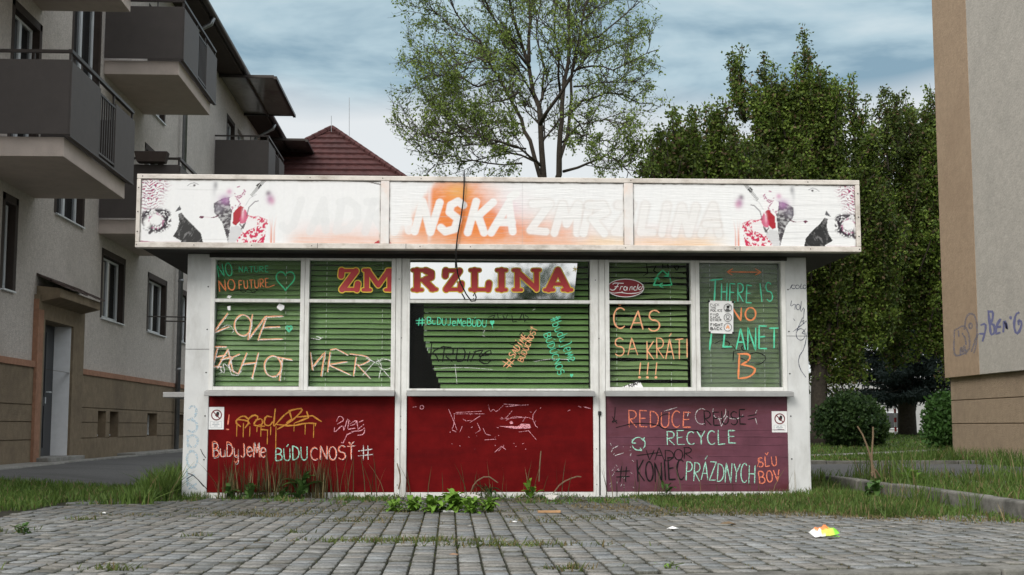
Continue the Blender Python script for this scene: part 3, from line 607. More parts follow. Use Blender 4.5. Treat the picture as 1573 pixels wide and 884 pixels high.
class Writing:
    """Thin ribbons of paint lying on a plane y = const (or x = const), each a hair above the last."""
    def __init__(s, Y, lift=0.0015, axis='y'): s.mb = MB(); s.Y = Y; s.k = 0; s.lift = lift; s.axis = axis
    def ribbon(s, pts, w, taper=0.3, wob=0.18):
        w = w * .9
        if len(pts) < 2: pts = pts + [(pts[0][0] + .3, pts[0][1])]
        P = [pts[0]]
        for a, b in zip(pts[:-1], pts[1:]):                      # resample
            n = max(1, int(math.hypot(b[0] - a[0], b[1] - a[1]) / 2.5))
            P += [(a[0] + (b[0] - a[0]) * i / n, a[1] + (b[1] - a[1]) * i / n) for i in range(1, n + 1)]
        d = s.lift + s.k * 0.00012; s.k += 1
        n = len(P); L = []; ph = random.uniform(0, 9)
        at = (lambda x, y: atY(x, y, s.Y - d)) if s.axis == 'y' else (lambda x, y: atX(x, y, s.Y - d))
        for i, p in enumerate(P):
            a, b = P[max(i - 1, 0)], P[min(i + 1, n - 1)]; tx, ty = b[0] - a[0], b[1] - a[1]; l = math.hypot(tx, ty) or 1
            ww = w * .5 * (1 + wob * math.sin(i * .9 + ph)) * (1 - taper * abs(2 * i / max(n - 1, 1) - 1) ** 3)
            L.append((at(p[0] - ty / l * ww, p[1] + tx / l * ww), at(p[0] + ty / l * ww, p[1] - tx / l * ww)))
        vs = [q for pr in L for q in pr]
        fs = [(2 * i, 2 * i + 1, 2 * i + 3, 2 * i + 2) for i in range(n - 1)]
        s.mb.add(vs, fs); return s
    def poly(s, pts):
        d = s.lift + s.k * 0.00012; s.k += 1
        s.mb.add([(atY(x, y, s.Y - d) if s.axis == 'y' else atX(x, y, s.Y - d)) for x, y in pts], [tuple(range(len(pts)))]); return s
    def text(s, t, x0, y0, x1, y1, h, w, gap=.28, jit=.05, shear=0.0, twice=0.0, hv=None):
        """t written from baseline point (x0,y0) to (x1,y1), capitals h px high."""
        n = len(t); W = sum(.45 if c in "I!'í" else .6 if c == ' ' else 1 for c in t) + gap * (n - 1)
        ux, uy = (x1 - x0) / W, (y1 - y0) / W; l = math.hypot(ux, uy); vx, vy = (uy / l * h, -ux / l * h) if hv is None else hv
        x = 0
        for c in t:
            cw = .45 if c in "I!'í" else .6 if c == ' ' else 1
            base, acc = ACC.get(c, (c, 0)); st = list(FONT.get(base, []))
            if acc == 1: st = st + [[(.45, 1.12), (.75, 1.34)]]
            if acc == 2: st = st + [[(.2, 1.32), (.5, 1.1), (.85, 1.36)]]
            sc = 1 + random.uniform(-jit, jit) * 1.5; dy = random.uniform(-jit, jit); jx = [random.uniform(-jit, jit) for _ in range(2)]
            for g in st:
                p = [((q[0] + jx[0] * q[1]) * cw, q[1] * sc + dy) for q in g]
                p = [(x0 + (x + a + shear * b) * ux + b * vx, y0 + (x + a + shear * b) * uy + b * vy) for a, b in p]
                if len(p) <= 3: p = [(q[0] + random.uniform(-jit, jit) * l * .6, q[1] + random.uniform(-jit, jit) * h * .4) for q in p]
                s.ribbon(smooth_(p) if len(p) > 5 else p, w)
                if twice: s.ribbon([(q[0] + random.uniform(.6, 1.3) * twice, q[1] + random.uniform(-.5, .9) * twice) for q in p], w * .6)
            x += cw + gap
        return s
    def lines(s, ls, w):
        for l in ls: s.ribbon(smooth_(l, 1) if len(l) > 3 else l, w)
        return s
    def build(s, name, m, parent, label=None):
        o = s.mb.build(name, m, parent); tag(o, label); return o
INK = {}
for nm, c, cv in (('mint_marker', (.11, .62, .38), .98), ('green_chalk', (.08, .55, .27), .85), ('orange_chalk', (.80, .27, .11), .88), ('pale_orange_chalk', (.84, .40, .22), .85), ('white_chalk', (.72, .72, .72), .6),
                  ('black_spray', (.008, .008, .008), .98), ('gold_paint', (.50, .22, .04), .85), ('pink_chalk', (.80, .36, .42), .6), ('coral_chalk', (.80, .23, .14), .7), ('aqua_chalk', (.36, .68, .55), .7),
                  ('blue_spray', (.42, .56, .66), .45), ('violet_spray', (.17, .175, .32), .8), ('navy_pen', (.05, .06, .10), .8)): INK[nm] = paintmat(nm, c, cv)
def Wg(): return Writing(YG)
def heart(cx, cy, w, h): return [(cx + w / 2 * math.sin(t) ** 3, cy - h / 2 * (13 * math.cos(t) - 5 * math.cos(2 * t) - 2 * math.cos(3 * t) - math.cos(4 * t)) / 15) for t in [2 * math.pi * i / 24 for i in range(25)]]
# left casement
w = Wg(); w.text('NO', 336, 427, 358, 423, 19, 2.0); w.text('NATURE', 367, 419, 413, 418, 9, 1.6); w.lines([heart(438.5, 430, 29, 31)], 2.2); w.build('chalk_writing', INK['green_chalk'], PANE['l1u'])
w = Wg(); w.text('NO', 337, 449, 362, 446, 17, 2.2); w.text('FUTURE', 367, 444, 414, 441, 13, 1.8); w.ribbon([(414, 441), (422, 438)], 1.6); w.build('chalk_writing', INK['orange_chalk'], PANE['l1u'])
w = Wg(); w.lines([[(350, 449), (372, 445), (384, 452), (400, 444), (407, 448)], [(366, 443), (374, 452), (381, 442), (390, 452), (396, 443)]], 1.0); w.build('pen_scribble', INK['black_spray'], PANE['l1u'])
w = Wg(); w.poly([(348, 457), (351, 454), (356, 455), (353, 459)]); w.build('sticker_scrap', M['sticker'], PANE['l1u'])
w = Wg(); w.poly([(425, 472), (429, 466), (437, 470), (436, 475), (431, 478), (426, 474)]); w.poly([(349, 471), (354, 470), (354, 477), (350, 477)]); w.build('sticker_scrap', M['sticker'], PANE['l1d'])
w = Wg(); w.lines([heart(444, 505, 10, 11), heart(444, 505, 6, 7)], 1.3); w.build('chalk_writing', INK['mint_marker'], PANE['l1d'])
LOVE = [[(350, 481), (327, 512), (352, 502)], A_(373, 500, 13, 16, 20, 390, 20), [(388, 483), (381, 522), (408, 486)], [(410, 485), (396, 523)], [(406, 487), (434, 486)], [(402, 504), (430, 502)], [(397, 522), (434, 521)]]
EACH = [[(334, 534), (327, 563)], [(330, 533), (348, 533)], [(330, 549), (347, 546)], [(327, 563), (341, 564)], [(333, 566), (350, 537), (358, 572)], [(338, 553), (356, 548)], [(368, 544), (355, 550), (350, 566), (366, 575)],
        [(379, 542), (366, 575)], [(397, 542), (387, 582)], [(371, 560), (394, 557)], A_(419, 563, 13, 16, 60, 430, 20), [(426, 549), (449, 553)], [(434, 550), (429, 585)]]
for ls, nm, pn in ((LOVE, 'pale_orange_chalk', 'l1d'), (EACH, 'pale_orange_chalk', 'l1d')):
    w = Wg(); w.lines(ls, 2.6); w.build('chalk_writing', INK[nm], PANE[pn])
    w = Wg(); w.lift = .004; w.lines([[(a + random.uniform(.8, 1.6), b + random.uniform(.3, 1.4)) for a, b in l] for l in ls], 1.4)
    w.lines([[(340, 504), (352, 498), (360, 508), (356, 512)], [(338, 568), (346, 575), (342, 556), (352, 566)]] if ls is LOVE else [[(327, 566), (338, 562), (341, 572), (336, 575)], [(372, 569), (366, 577)], [(385, 580), (390, 583)], [(350, 560), (356, 576), (366, 577)]], 1.2)
    w.build('chalk_writing', INK['white_chalk'], PANE[pn])
HER = [[(477, 541), (480, 569)], [(480, 564), (497, 543)], [(499, 541), (493, 578)], [(507, 541), (503, 572)], [(507, 538), (516, 536), (535, 546)], [(506, 560), (533, 556)], [(505, 561), (538, 576)], [(547, 548), (543, 578)], [(537, 544), (562, 547), (570, 553), (554, 562), (545, 559)], [(548, 560), (569, 582)]]
w = Wg(); w.lines(HER, 2.2); w.build('chalk_writing', INK['pale_orange_chalk'], PANE['l2d'])
w = Wg(); w.lift = .004; w.lines([[(a + random.uniform(.6, 1.8), b + random.uniform(.3, 1.6)) for a, b in l] for l in HER], 1.2); w.lines([[(556, 578), (574, 558), (590, 550)], [(580, 552), (586, 562), (582, 582)], A_(592, 560, 11, 8, 200, 520, 12), [(586, 566), (602, 584)], [(478, 520), (490, 522), (496, 518)], [(486, 517), (495, 520)], [(562, 550), (582, 560)]], 1.3); w.build('chalk_writing', INK['white_chalk'], PANE['l2d'])
# slab serif ZMRZLINA: yellow rim under red letters
SL = {'Z': ([(.08, .9), (.9, .9)], [(.85, .88), (.12, .1)], [(.08, .1), (.92, .1)], [(.1, .9), (.07, .68)], [(.9, .1), (.95, .34)]),
      'M': ([(.1, .88), (.1, .1)], [(.14, .9), (.5, .28)], [(.5, .28), (.86, .9)], [(.9, .88), (.9, .1)], [(.0, .92), (.18, .92)], [(.82, .92), (1.0, .92)], [(-.02, .08), (.22, .08)], [(.76, .08), (1.02, .08)]),
      'R': ([(.2, .9), (.2, .1)], [(.04, .92), (.55, .92)], [(.55, .9), (.78, .8), (.78, .62), (.55, .52)], [(.2, .5), (.56, .5)], [(.5, .48), (.84, .12)], [(.04, .08), (.4, .08)], [(.76, .08), (.98, .1)]),
      'L': ([(.25, .9), (.25, .1)], [(.06, .92), (.48, .92)], [(.06, .09), (.9, .09)], [(.9, .1), (.94, .36)]), 'I': ([(.5, .9), (.5, .1)], [(.14, .92), (.86, .92)], [(.14, .08), (.86, .08)]),
      'N': ([(.14, .9), (.14, .1)], [(.1, .9), (.86, .14)], [(.88, .9), (.88, .1)], [(0, .92), (.2, .92)], [(.74, .92), (1.0, .92)], [(0, .08), (.3, .08)]),
      'A': ([(.16, .1), (.5, .92)], [(.5, .92), (.86, .1)], [(.26, .33), (.76, .33)], [(.02, .08), (.34, .08)], [(.68, .08), (1.0, .08)])}
def slab(ch, x0, x1, pane, ytop=408.5, ybot=452.5):
    for nm, ex, lift, m in (('letter_rim', 1.6, .0015, 'rim'), ('letter_face', 0, .0040, 'face')):
        w = Writing(YG, lift)
        for g in SL[ch]:
            p = [(x0 + 4 + q[0] * (x1 - x0 - 8), ybot - 4 - q[1] * (ybot - ytop - 8)) for q in g]
            thin = abs(p[0][1] - p[-1][1]) < 3; r = (2.7 if thin else 4.7) * (.8 if ch in 'MN' and not thin else 1) + ex
            pts = []
            for a, b in zip(p[:-1], p[1:]):
                an = math.degrees(math.atan2(b[1] - a[1], b[0] - a[0]))
                pts = A_(a[0], a[1], r, r, an + 90, an + 270, 8) + A_(b[0], b[1], r, r, an - 90, an + 90, 8); w.poly(pts)
        o = w.build(nm, LET[m], pane)
LET = {'rim': mat('yellow_letter_rim', (.92, .68, .08), .5, .08, 20), 'face': mat('red_letter_film', (.58, .055, .058), .5, .10, 15, stain=(.62, .12, .12), samt=.6, sscale=4)}
# mirror-like film in the middle transom catches sky and treetops behind the viewer
mfilm, t_, b_ = newmat('mirror_film'); b_.inputs['Base Color'].default_value = (.52, .53, .54, 1); b_.inputs['Metallic'].default_value = 1; b_.inputs['Roughness'].default_value = .035
w = Writing(YG, .0008); w.poly([(626.5, 403), (887, 403.5), (881.5, 459.5), (626.5, 459.5)]); w.build('mirror_film', mfilm, PANE['mu'], 'silvery film mirroring the sky and trees')
for ch, a, b, pn in (('Z', 518, 555, 'l2u'), ('M', 555, 607, 'l2u'), ('R', 629, 675, 'mu'), ('Z', 678, 714, 'mu'), ('L', 717, 757, 'mu'), ('I', 757, 784, 'mu'), ('N', 785, 833, 'mu'), ('A', 832, 882, 'mu')): slab(ch, a, b, PANE[pn])
w = Wg(); w.lift = .006; w.lines([[(880, 412), (887, 415)], [(883, 409), (884, 418)], [(880, 417), (888, 410)]], 1.2); w.build('star_mark', LET['rim'], PANE['mu'])
# middle pane
w = Wg(); w.text('#', 639, 500, 653, 500, 13, 1.6); w.text('BuDUJeMeBÚDU', 656, 498, 747, 503, 11, 1.5, gap=.18); w.poly(heart(756, 496, 7, 9)); w.ribbon([(756, 499), (757, 505)], 1); w.build('marker_writing', INK['mint_marker'], PANE['md'])
KR = [[(663, 528), (661, 557)], [(682, 532), (663, 541), (670, 546), (674, 556)], [(683, 532), (680, 556)], [(681, 533), (696, 534), (696, 545), (682, 546), (695, 556)], [(703, 535), (700, 556), (713, 555), (715, 536), (703, 535)], [(722, 540), (718, 556)], [(731, 539), (723, 556)], [(727, 541), (742, 538), (736, 547)], [(735, 548), (755, 545), (753, 536), (733, 553), (747, 561), (755, 553)]]
w = Wg(); w.lines(KR, 2.2); w.lines([[(750, 488), (760, 484), (758, 490)], [(764, 482), (766, 492)], [(772, 484), (776, 492), (780, 483)], [(786, 484), (788, 495), (794, 494)], [(797, 493), (803, 480), (806, 495)], [(806, 484), (812, 488), (806, 494)], [(781, 527), (788, 531), (793, 523), (796, 530)], [(797, 515), (801, 511), (805, 517)], [(786, 529), (792, 532)], [(809, 506), (813, 508)]], 1.5); w.build('black_tag', INK['black_spray'], PANE['md'])
w = Wg(); w.lines([[(773, 564), (786, 550)], [(778, 566), (790, 553)], [(772, 555), (786, 564)], [(778, 551), (789, 560)]], 1.6); w.text('SADÍME', 789, 551, 812, 517, 10, 1.6, gap=.2, jit=.03); w.text('BÚDÚCNOSŤ', 803, 557, 826, 505, 8.5, 1.4, gap=.2, jit=.03); w.build('chalk_writing', INK['pale_orange_chalk'], PANE['md'])
w = Wg(); w.text('#budujeme', 845, 490, 874, 558, 16, 1.3, gap=.2, jit=.03); w.text('BÚDÚCNOS', 835, 514, 858, 577, 10.5, 1.3, gap=.22, jit=.03); w.poly(heart(878, 577, 5, 6)); w.build('marker_writing', INK['mint_marker'], PANE['md'])
w = Wg(); w.lines([[(665, 567), (690, 565), (720, 565), (757, 568)], [(820, 556), (840, 552), (860, 552), (882, 553)], [(699, 560), (702, 590)], [(745, 507), (742, 512)], [(818, 477), (822, 475)], [(740, 515), (745, 517)]], .8); w.build('glass_scratch', INK['white_chalk'], PANE['md'])
# right casement
TRI = [[(1009, 424), (1018, 415.5), (1026, 423)], [(1020, 424.5), (1027, 424.5), (1027, 417)], [(1029, 427), (1032, 438), (1013, 439)], [(1018, 435), (1012, 439), (1019, 442)], [(1004, 438), (1009.5, 427)], [(1004, 430), (1010, 426), (1013, 431)], [(1003, 438.5), (1012, 438)]]
w = Wg(); w.lines(TRI, 2.4); w.build('chalk_writing', INK['green_chalk'], PANE['r1u'])
w = Wg(); w.lines([[(993, 405), (995, 420), (988, 424)], [(1008, 408), (1004, 416), (1010, 420)], [(1018, 406), (1018, 412)], [(1025, 406), (1027, 413)], [(1035, 410), (1040, 416), (1043, 409)], [(1049, 421), (1052, 420)]], 1.7); w.build('black_tag', INK['black_spray'], PANE['r1u'])
w = Wg(); w.text('ČAS', 942, 506, 1014, 508, 30, 2.6, gap=.35); w.text('SA', 944, 546, 980, 545, 27, 2.0, gap=.3); w.text('KRÁTI', 993, 551, 1058, 551, 30, 2.1, gap=.2)
for x in (983, 995, 1008): w.ribbon([(x + 1, 557), (x - 1, 576)], 2.0); w.poly(A_(x - .5, 580, 2.3, 2.0, 0, 330, 10))
w.build('chalk_writing', INK['pale_orange_chalk'], PANE['r1d'])
w = Wg(); w.lines([[(1118, 418), (1168, 418.5)], [(1126, 413), (1117, 418), (1125, 423)], [(1160, 413), (1169, 418.5), (1160, 423)]], 2.0); w.text('NO', 1123, 493, 1161, 493, 20, 2.8); w.lines([[(1136, 543), (1134, 582)], [(1133, 544), (1152, 544), (1152, 553), (1138, 561)], [(1139, 560), (1160, 565), (1159, 573), (1150, 580), (1134, 582)]], 3.2); w.build('chalk_writing', INK['orange_chalk'], PANE['r2d'])
w = Wg(); w.lines([[(1091, 431), (1110, 429)], [(1099, 430), (1097, 468)]], 2.6); w.text('HERE', 1107, 463, 1155, 464, 28, 2.0, gap=.3); w.text('IS', 1168, 465, 1188, 463, 27, 2.0, gap=.5); w.lines([[(1093, 511), (1090, 538)], [(1113, 514), (1111, 533), (1124, 533)]], 3.2); w.text('ANET', 1131, 537, 1196, 537, 33, 2.6, gap=.22); w.build('chalk_writing', INK['mint_marker'], PANE['r2d'])
w = Wg(); w.lines([[(1098, 528), (1108, 523), (1122, 526), (1118, 534), (1108, 536)], [(1124, 530), (1130, 537), (1138, 521)], [(1126, 556), (1127, 540), (1138, 538)], A_(1143, 535, 4, 4, 0, 360, 10), [(1143, 522), (1150, 528), (1158, 523)], [(1150, 545), (1165, 541), (1178, 549), (1172, 558), (1160, 561)], [(1137, 550), (1150, 556)]], 1.6); w.build('black_tag', INK['black_spray'], PANE['r2d'])
# scribbles on the posts
posts = [o for o in K.children if o.name.startswith('corner_post')]
w = Writing(12.2); w.lines([A_(1219, 441, 3.5, 3, 40, 320, 8), A_(1225, 441, 3, 3, 0, 380, 10), [(1231, 436), (1229, 444), (1234, 443)], A_(1236, 441, 2.5, 3, 0, 330, 8), [(1213, 445), (1217, 437)], [(1216, 462), (1214, 472), (1222, 466), (1221, 476)], A_(1226, 472, 3, 4.5, 0, 380, 10), [(1231, 463), (1229, 482), (1236, 470), (1234, 490)], [(1219, 490), (1221, 493)], [(1233, 488), (1224, 508)], [(1231, 495), (1236, 491), (1233, 499), (1239, 493)], [(1218, 510), (1236, 496)], A_(1230, 514, 7, 9, 60, 420, 14), [(1238, 505), (1232, 512), (1237, 514)], [(1240, 510), (1236, 535), (1226, 550), (1228, 566), (1238, 580)]], 1.1); w.build('pen_tag', INK['navy_pen'], posts[1], 'dark blue pen scribble')
w = Writing(12.2); w.lines([[(290, 628), (297, 622), (303, 632), (298, 642), (288, 646)], A_(295, 655, 8, 9, -100, 140, 12), A_(296, 678, 8, 9, -170, 170, 14), [(288, 668), (289, 689)], A_(295, 706, 8, 13, 0, 360, 18), A_(296, 738, 8, 8, 40, 300, 12), [(287, 720), (288, 748)], [(290, 752), (296, 748), (303, 753)]], 4.0); w.build('spray_tag', INK['blue_spray'], posts[0], 'pale blue sprayed bubble letters')
# red panels
Wp = lambda: Writing(YP)
w = Wp(); w.lines([[(370, 656), (361, 649), (368, 641), (376, 639), (381, 644)], [(363, 645), (372, 645), (384, 648), (376, 658)], [(384, 652), (380, 645), (390, 637), (398, 641), (388, 653), (399, 655)], [(392, 646), (402, 643), (404, 652), (394, 655), (407, 655)], [(418, 641), (408, 639), (405, 652), (414, 655), (419, 648)], [(423, 628), (420, 655)], [(421, 655), (442, 632), (462, 627), (465, 631), (447, 648), (426, 660)], [(423, 652), (448, 655), (470, 650), (486, 651)], [(444, 630), (448, 644), (440, 650)], [(471, 632), (474, 642), (453, 650)], [(456, 641), (480, 639), (494, 648)], [(485, 651), (484, 655)]], 2.6)
for x, y0, y1 in ((364, 650, 671), (374, 650, 672), (384, 655, 671), (395, 655, 664), (401, 656, 671), (411, 660, 683), (416, 655, 669), (424, 655, 690), (452, 650, 663), (469, 650, 668), (482, 652, 673)): w.ribbon([(x, y0), (x - .5, y1)], 1.5)
w.ribbon([(400, 660), (412, 661)], 2.5); w.build('gold_tag', INK['gold_paint'], PAN['l'], 'dripping gold paint tag')
w = Wp(); w.lines([[(517, 648), (521, 638), (530, 645), (518, 652)], [(514, 657), (513, 666), (527, 652), (528, 662)], [(528, 662), (534, 644), (538, 648)], [(536, 645), (534, 660), (546, 658)], [(537, 652), (548, 645), (546, 652), (538, 654)], [(548, 646), (550, 660), (559, 652)], [(551, 649), (558, 646)], [(540, 663), (556, 662), (561, 656), (559, 668), (549, 669)], [(527, 681), (533, 668), (546, 662)], [(524, 680), (528, 681)]], 1.4); w.build('chalk_writing', INK['pink_chalk'], PAN['l'])
w = Wp(); w.lines([[(352, 637), (350, 653)], [(347, 660), (352, 660)]], 2.2); w.text('BuDyJeMe', 327, 703, 409, 702, 21, 2.0, gap=.12, jit=.07); w.text('CNOSŤ', 477, 707, 545, 706, 20, 2.2, gap=.2); w.build('chalk_writing', INK['coral_chalk'], PAN['l'])
w = Wp(); w.text('BÚDU', 423, 708, 473, 707, 20, 2.0, gap=.2); w.build('chalk_writing', INK['aqua_chalk'], PAN['l'])
w = Wp(); w.text('#', 551, 707, 573, 705, 21, 1.5); w.lift = .004; w.text('BuDyJeMe', 328, 703.5, 410, 702.5, 21, .9, gap=.12, jit=.07); w.text('CNOSŤ', 478, 707.5, 546, 706.5, 20, .9, gap=.2); w.build('chalk_writing', INK['white_chalk'], PAN['l'])
w = Wp(); w.lines([[(689, 629), (698, 650), (702, 661)], [(698, 637), (697, 655), (693, 660), (701, 664)], [(750, 622), (753, 634), (758, 628), (762, 634), (773, 623)], [(787, 631), (776, 644), (765, 644), (810, 641), (818, 644)], [(738, 639), (721, 650)], [(711, 644), (716, 647), (724, 646)], [(733, 650), (738, 661), (730, 666)], [(710, 655), (706, 665)], [(742, 658), (746, 667), (754, 669)], [(777, 646), (790, 640), (812, 642)], [(818, 643), (823, 655), (826, 657)], [(824, 630), (819, 637), (818, 645)], [(797, 664), (812, 662), (824, 676)], [(808, 640), (803, 648)], [(760, 695), (770, 686), (777, 691)], [(766, 693), (774, 684)], [(697, 636), (745, 636)], [(700, 634), (740, 632)], [(744, 676), (762, 675)]], .9); w.lines([[(774, 621), (800, 623), (812, 622)], [(777, 625), (795, 623)]], 1.6)
w.poly([(794, 656), (801, 651), (814, 652), (816, 658), (806, 659)]); w.poly([(766, 655), (790, 655), (814, 658), (790, 659)]); w.poly([(782, 649), (786, 647), (789, 651), (785, 652)])
for _ in range(26): x, y = random.uniform(680, 830), random.uniform(626, 690); w.ribbon([(x, y), (x + random.uniform(-3, 3), y + random.uniform(-2, 2))], 1.2)
w.lines([A_(648, 626, 3, 3, 0, 360, 8), [(634, 626), (640, 625)], [(888, 624), (893, 626)], [(896, 625), (907, 628)], [(872, 632), (876, 630)]], 1.4); w.build('scratch_marks', INK['pink_chalk'], PAN['m'], 'pale pink scratches and smears')
w = Wp(); w.text('REDUCE', 965, 657, 1062, 657, 25, 2.0, gap=.22); w.lines([[(1168, 704), (1163, 718)]], .8); w.text('SĽU', 1165, 718, 1194, 715, 15, 2.0); w.text('BOV', 1167, 743, 1199, 739, 18, 2.2); w.build('chalk_writing', INK['coral_chalk'], PAN['r'])
w = Wp(); w.text('RECYCLE', 1024, 685, 1131, 681, 21, 2.0, gap=.22); w.lines([A_(981, 682, 10, 10, 60, 165, 8), A_(981, 682, 10, 10, 185, 285, 8), A_(981, 682, 10, 10, 300, 405, 8), [(971, 675), (971, 681), (977, 681)], [(981, 691), (986, 693), (983, 688)], [(990, 672), (988, 677), (984, 673)]], 1.8)
w.text('PRÁZDNYCH', 1053, 738, 1160, 742, 29, 1.9, gap=.16); w.build('chalk_writing', INK['aqua_chalk'], PAN['r'])
w = Wp(); w.text('REUSE', 1082, 654, 1147, 651, 21, 2.0, gap=.2); w.text('=', 1150, 650, 1164, 648, 18, 1.5); w.text('VADOR', 992, 708, 1064, 706, 18, 1.6, gap=.1, jit=.1); w.lines([[(945, 626), (944, 644), (939, 650), (948, 646)], [(940, 640), (948, 651)], [(946, 657), (975, 650), (1010, 652), (1020, 660), (1060, 660), (1080, 664)]], 1.4)
w.text('#', 946, 741, 967, 741, 24, 1.6); w.text('KONIEC', 979, 741, 1052, 737, 32, 2.4, gap=.15); w.lines([A_(1024, 648, 12, 12, 120, 300, 12), [(978, 700), (1000, 697), (1014, 695)]], 1.2); w.build('black_tag', INK['black_spray'], PAN['r'])
w = Wp(); w.lines([A_(1078, 640, 10, 12, 60, 300, 12), A_(1105, 632, 10, 12, -20, 200, 12), A_(1128, 634, 14, 10, 20, 160, 10), [(1020, 632), (1040, 626)], [(1104, 640), (1108, 655), (1116, 640)], [(1163, 630), (1160, 636)], [(1160, 642), (1163, 652)], [(1058, 632), (1056, 640)], [(940, 690), (950, 685)], [(945, 700), (958, 696)]], 1.0)
for _ in range(30): x, y = random.uniform(936, 975), random.uniform(680, 750); w.ribbon([(x, y), (x + random.uniform(-3, 3), y + random.uniform(-4, 4))], .7)
w.build('chalk_smear', INK['white_chalk'], PAN['r'])

# ------------------------------------------------------------------ stickers, poster, blinds, cable: things of their own
def prohibition(px0, px1, py0, py1, label):
    x0, x1, z0, z1 = PX(px0, 645, YP), PX(px1, 645, YP), PZ(py1, px0, YP), PZ(py0, px0, YP); y = YP - .002
    t = thing('warning_sign', ((x0 + x1) / 2, YP, z0), label, 'sign', 'small prohibition signs on the kiosk')
    mb = MB(); mb.box(x0, x1, y, y + .0015, z0, z1); mb.build('plate', M['sticker'], t)
    cx, cz, R = (x0 + x1) / 2 + .003, z1 - (z1 - z0) * .36, (x1 - x0) * .35
    mb = MB(); rings(mb, cx, cz, y - .0008, R * .80, R, 32); a = math.radians(135)
    dx, dz = math.cos(a), math.sin(a); q = R * .09
    mb.quad((cx + dx * R * .85 - dz * q, y - .0012, cz + dz * R * .85 + dx * q), (cx + dx * R * .85 + dz * q, y - .0012, cz + dz * R * .85 - dx * q), (cx - dx * R * .85 + dz * q, y - .0012, cz - dz * R * .85 - dx * q), (cx - dx * R * .85 - dz * q, y - .0012, cz - dz * R * .85 + dx * q))
    mb.build('prohibition_ring', mat('sign_red', (.16, .012, .02), .5, .05), t)
    mb = MB(); hp = [(-.30, .02), (-.02, .36), (.02, .58), (.2, .62), (.42, .56), (.5, .35), (.44, .0), (.3, -.34), (.08, -.42), (-.2, -.16)]
    mb.add([(cx + p * R, y - .0005, cz + q_ * R) for p, q_ in hp], [tuple(range(len(hp)))]); mb.build('hand_symbol', M['ink'], t)
    mb = MB(); bx0, bx1, bz0, bz1 = x0 + (x1 - x0) * .13, x1 - (x1 - x0) * .13, z0 + (z1 - z0) * .07, z0 + (z1 - z0) * .35
    for a_, b_, c_, d_ in ((bx0, bx1, bz1 - .002, bz1), (bx0, bx1, bz0, bz0 + .002), (bx0, bx0 + .002, bz0 + .002, bz1 - .002), (bx1 - .002, bx1, bz0 + .002, bz1 - .002)): mb.quad((a_, y - .0006, c_), (b_, y - .0006, c_), (b_, y - .0006, d_), (a_, y - .0006, d_))
    for k, (l, g) in enumerate(((.5, .48), (.62, 0), (.36, 0))):
        zz = bz1 - (bz1 - bz0) * (.28 + .24 * k); n = 7; tot = (bx1 - bx0) * l; xx = (bx0 + bx1) / 2 - tot / 2
        for i in range(n):
            if g and i == 3: continue
            mb.quad((xx + tot * i / n, y - .0006, zz), (xx + tot * (i + .75) / n, y - .0006, zz), (xx + tot * (i + .75) / n, y - .0006, zz + .006), (xx + tot * i / n, y - .0006, zz + .006))
    mb.build('caption', mat('caption_grey', (.20, .26, .30), .6, .05), t)
prohibition(320, 344, 625.5, 660, 'white no entry hand sticker beside the gold tag on the dark red panel')
prohibition(1185.5, 1209, 632, 664.5, 'white no entry hand sticker at the corner of the purple panel')
# poster
Yq = YG - .012; c_ = [atY(x, y, Yq) for x, y in ((1089, 512), (1126.5, 513), (1126.5, 463), (1089, 462))]
t = thing('poster', tuple(c_[0]), 'white paper poster with three round symbols taped to the hazy window', 'poster')
mb = MB(); mb.hexa([tuple(c_[0]), tuple(c_[1]), tuple(c_[1] + [0, .001, 0]), tuple(c_[0] + [0, .001, 0]), tuple(c_[3]), tuple(c_[2]), tuple(c_[2] + [0, .001, 0]), tuple(c_[3] + [0, .001, 0])]); mb.build('paper', M['sticker'], t)
w = Writing(Yq, .0008)
for s_, y, x1, h, ww in (('FUCK', 470.3, 1105, 3.4, .8), ('THE', 474.6, 1100, 3.2, .8), ('POLICE', 479, 1109.5, 3.4, .8), ('FIND', 485, 1103.5, 3.2, .8), ('EACH', 489.3, 1105.5, 3.2, .8), ('OTHER', 493.5, 1108, 3.3, .8), ('FIGHT', 501.2, 1110.5, 4.0, 1.15), ('BACK', 507, 1109.5, 4.0, 1.15)): w.text(s_, 1091.2, y, x1, y, h, ww, gap=.3, jit=0)
for cy in (473.2, 488.2, 502.8): w.ribbon(A_(1118, cy, 5.9, 6.0, 0, 360, 24), .8, 0, 0)
w.ribbon([(1114, 477), (1122, 469)], .8); w.poly([(1116, 470), (1121, 469.5), (1119.5, 474), (1116.5, 474)]); w.poly([(1114.5, 477.6), (1116, 475.5), (1120, 475.5), (1121.5, 477.6)]); w.ribbon(A_(1118, 487, 2.4, 2.6, 0, 360, 12), .8, 0, 0); w.poly([(1115, 491.4), (1117.6, 489.8), (1117.8, 491.6)]); w.poly([(1118.4, 491.6), (1118.8, 489.8), (1121, 491.4)])
w.build('print', M['ink'], t)
w = Writing(Yq, .001); w.poly([(1115.5, 506), (1115, 503), (1117, 501), (1117.5, 498.5), (1120, 501.5), (1121, 504), (1120, 506.5), (1118, 504)]); w.build('flame_symbol', INK['pale_orange_chalk'], t)
w = Writing(Yq, .003)
for x, y in ((1088.8, 463.2), (1126, 464.3), (1090, 510.8), (1126.5, 511.6)): w.poly([(x - 1.8, y - 1.4), (x + 1.8, y - 1.4), (x + 1.8, y + 1.4), (x - 1.8, y + 1.4)])
w.build('tape', M['black'], t)
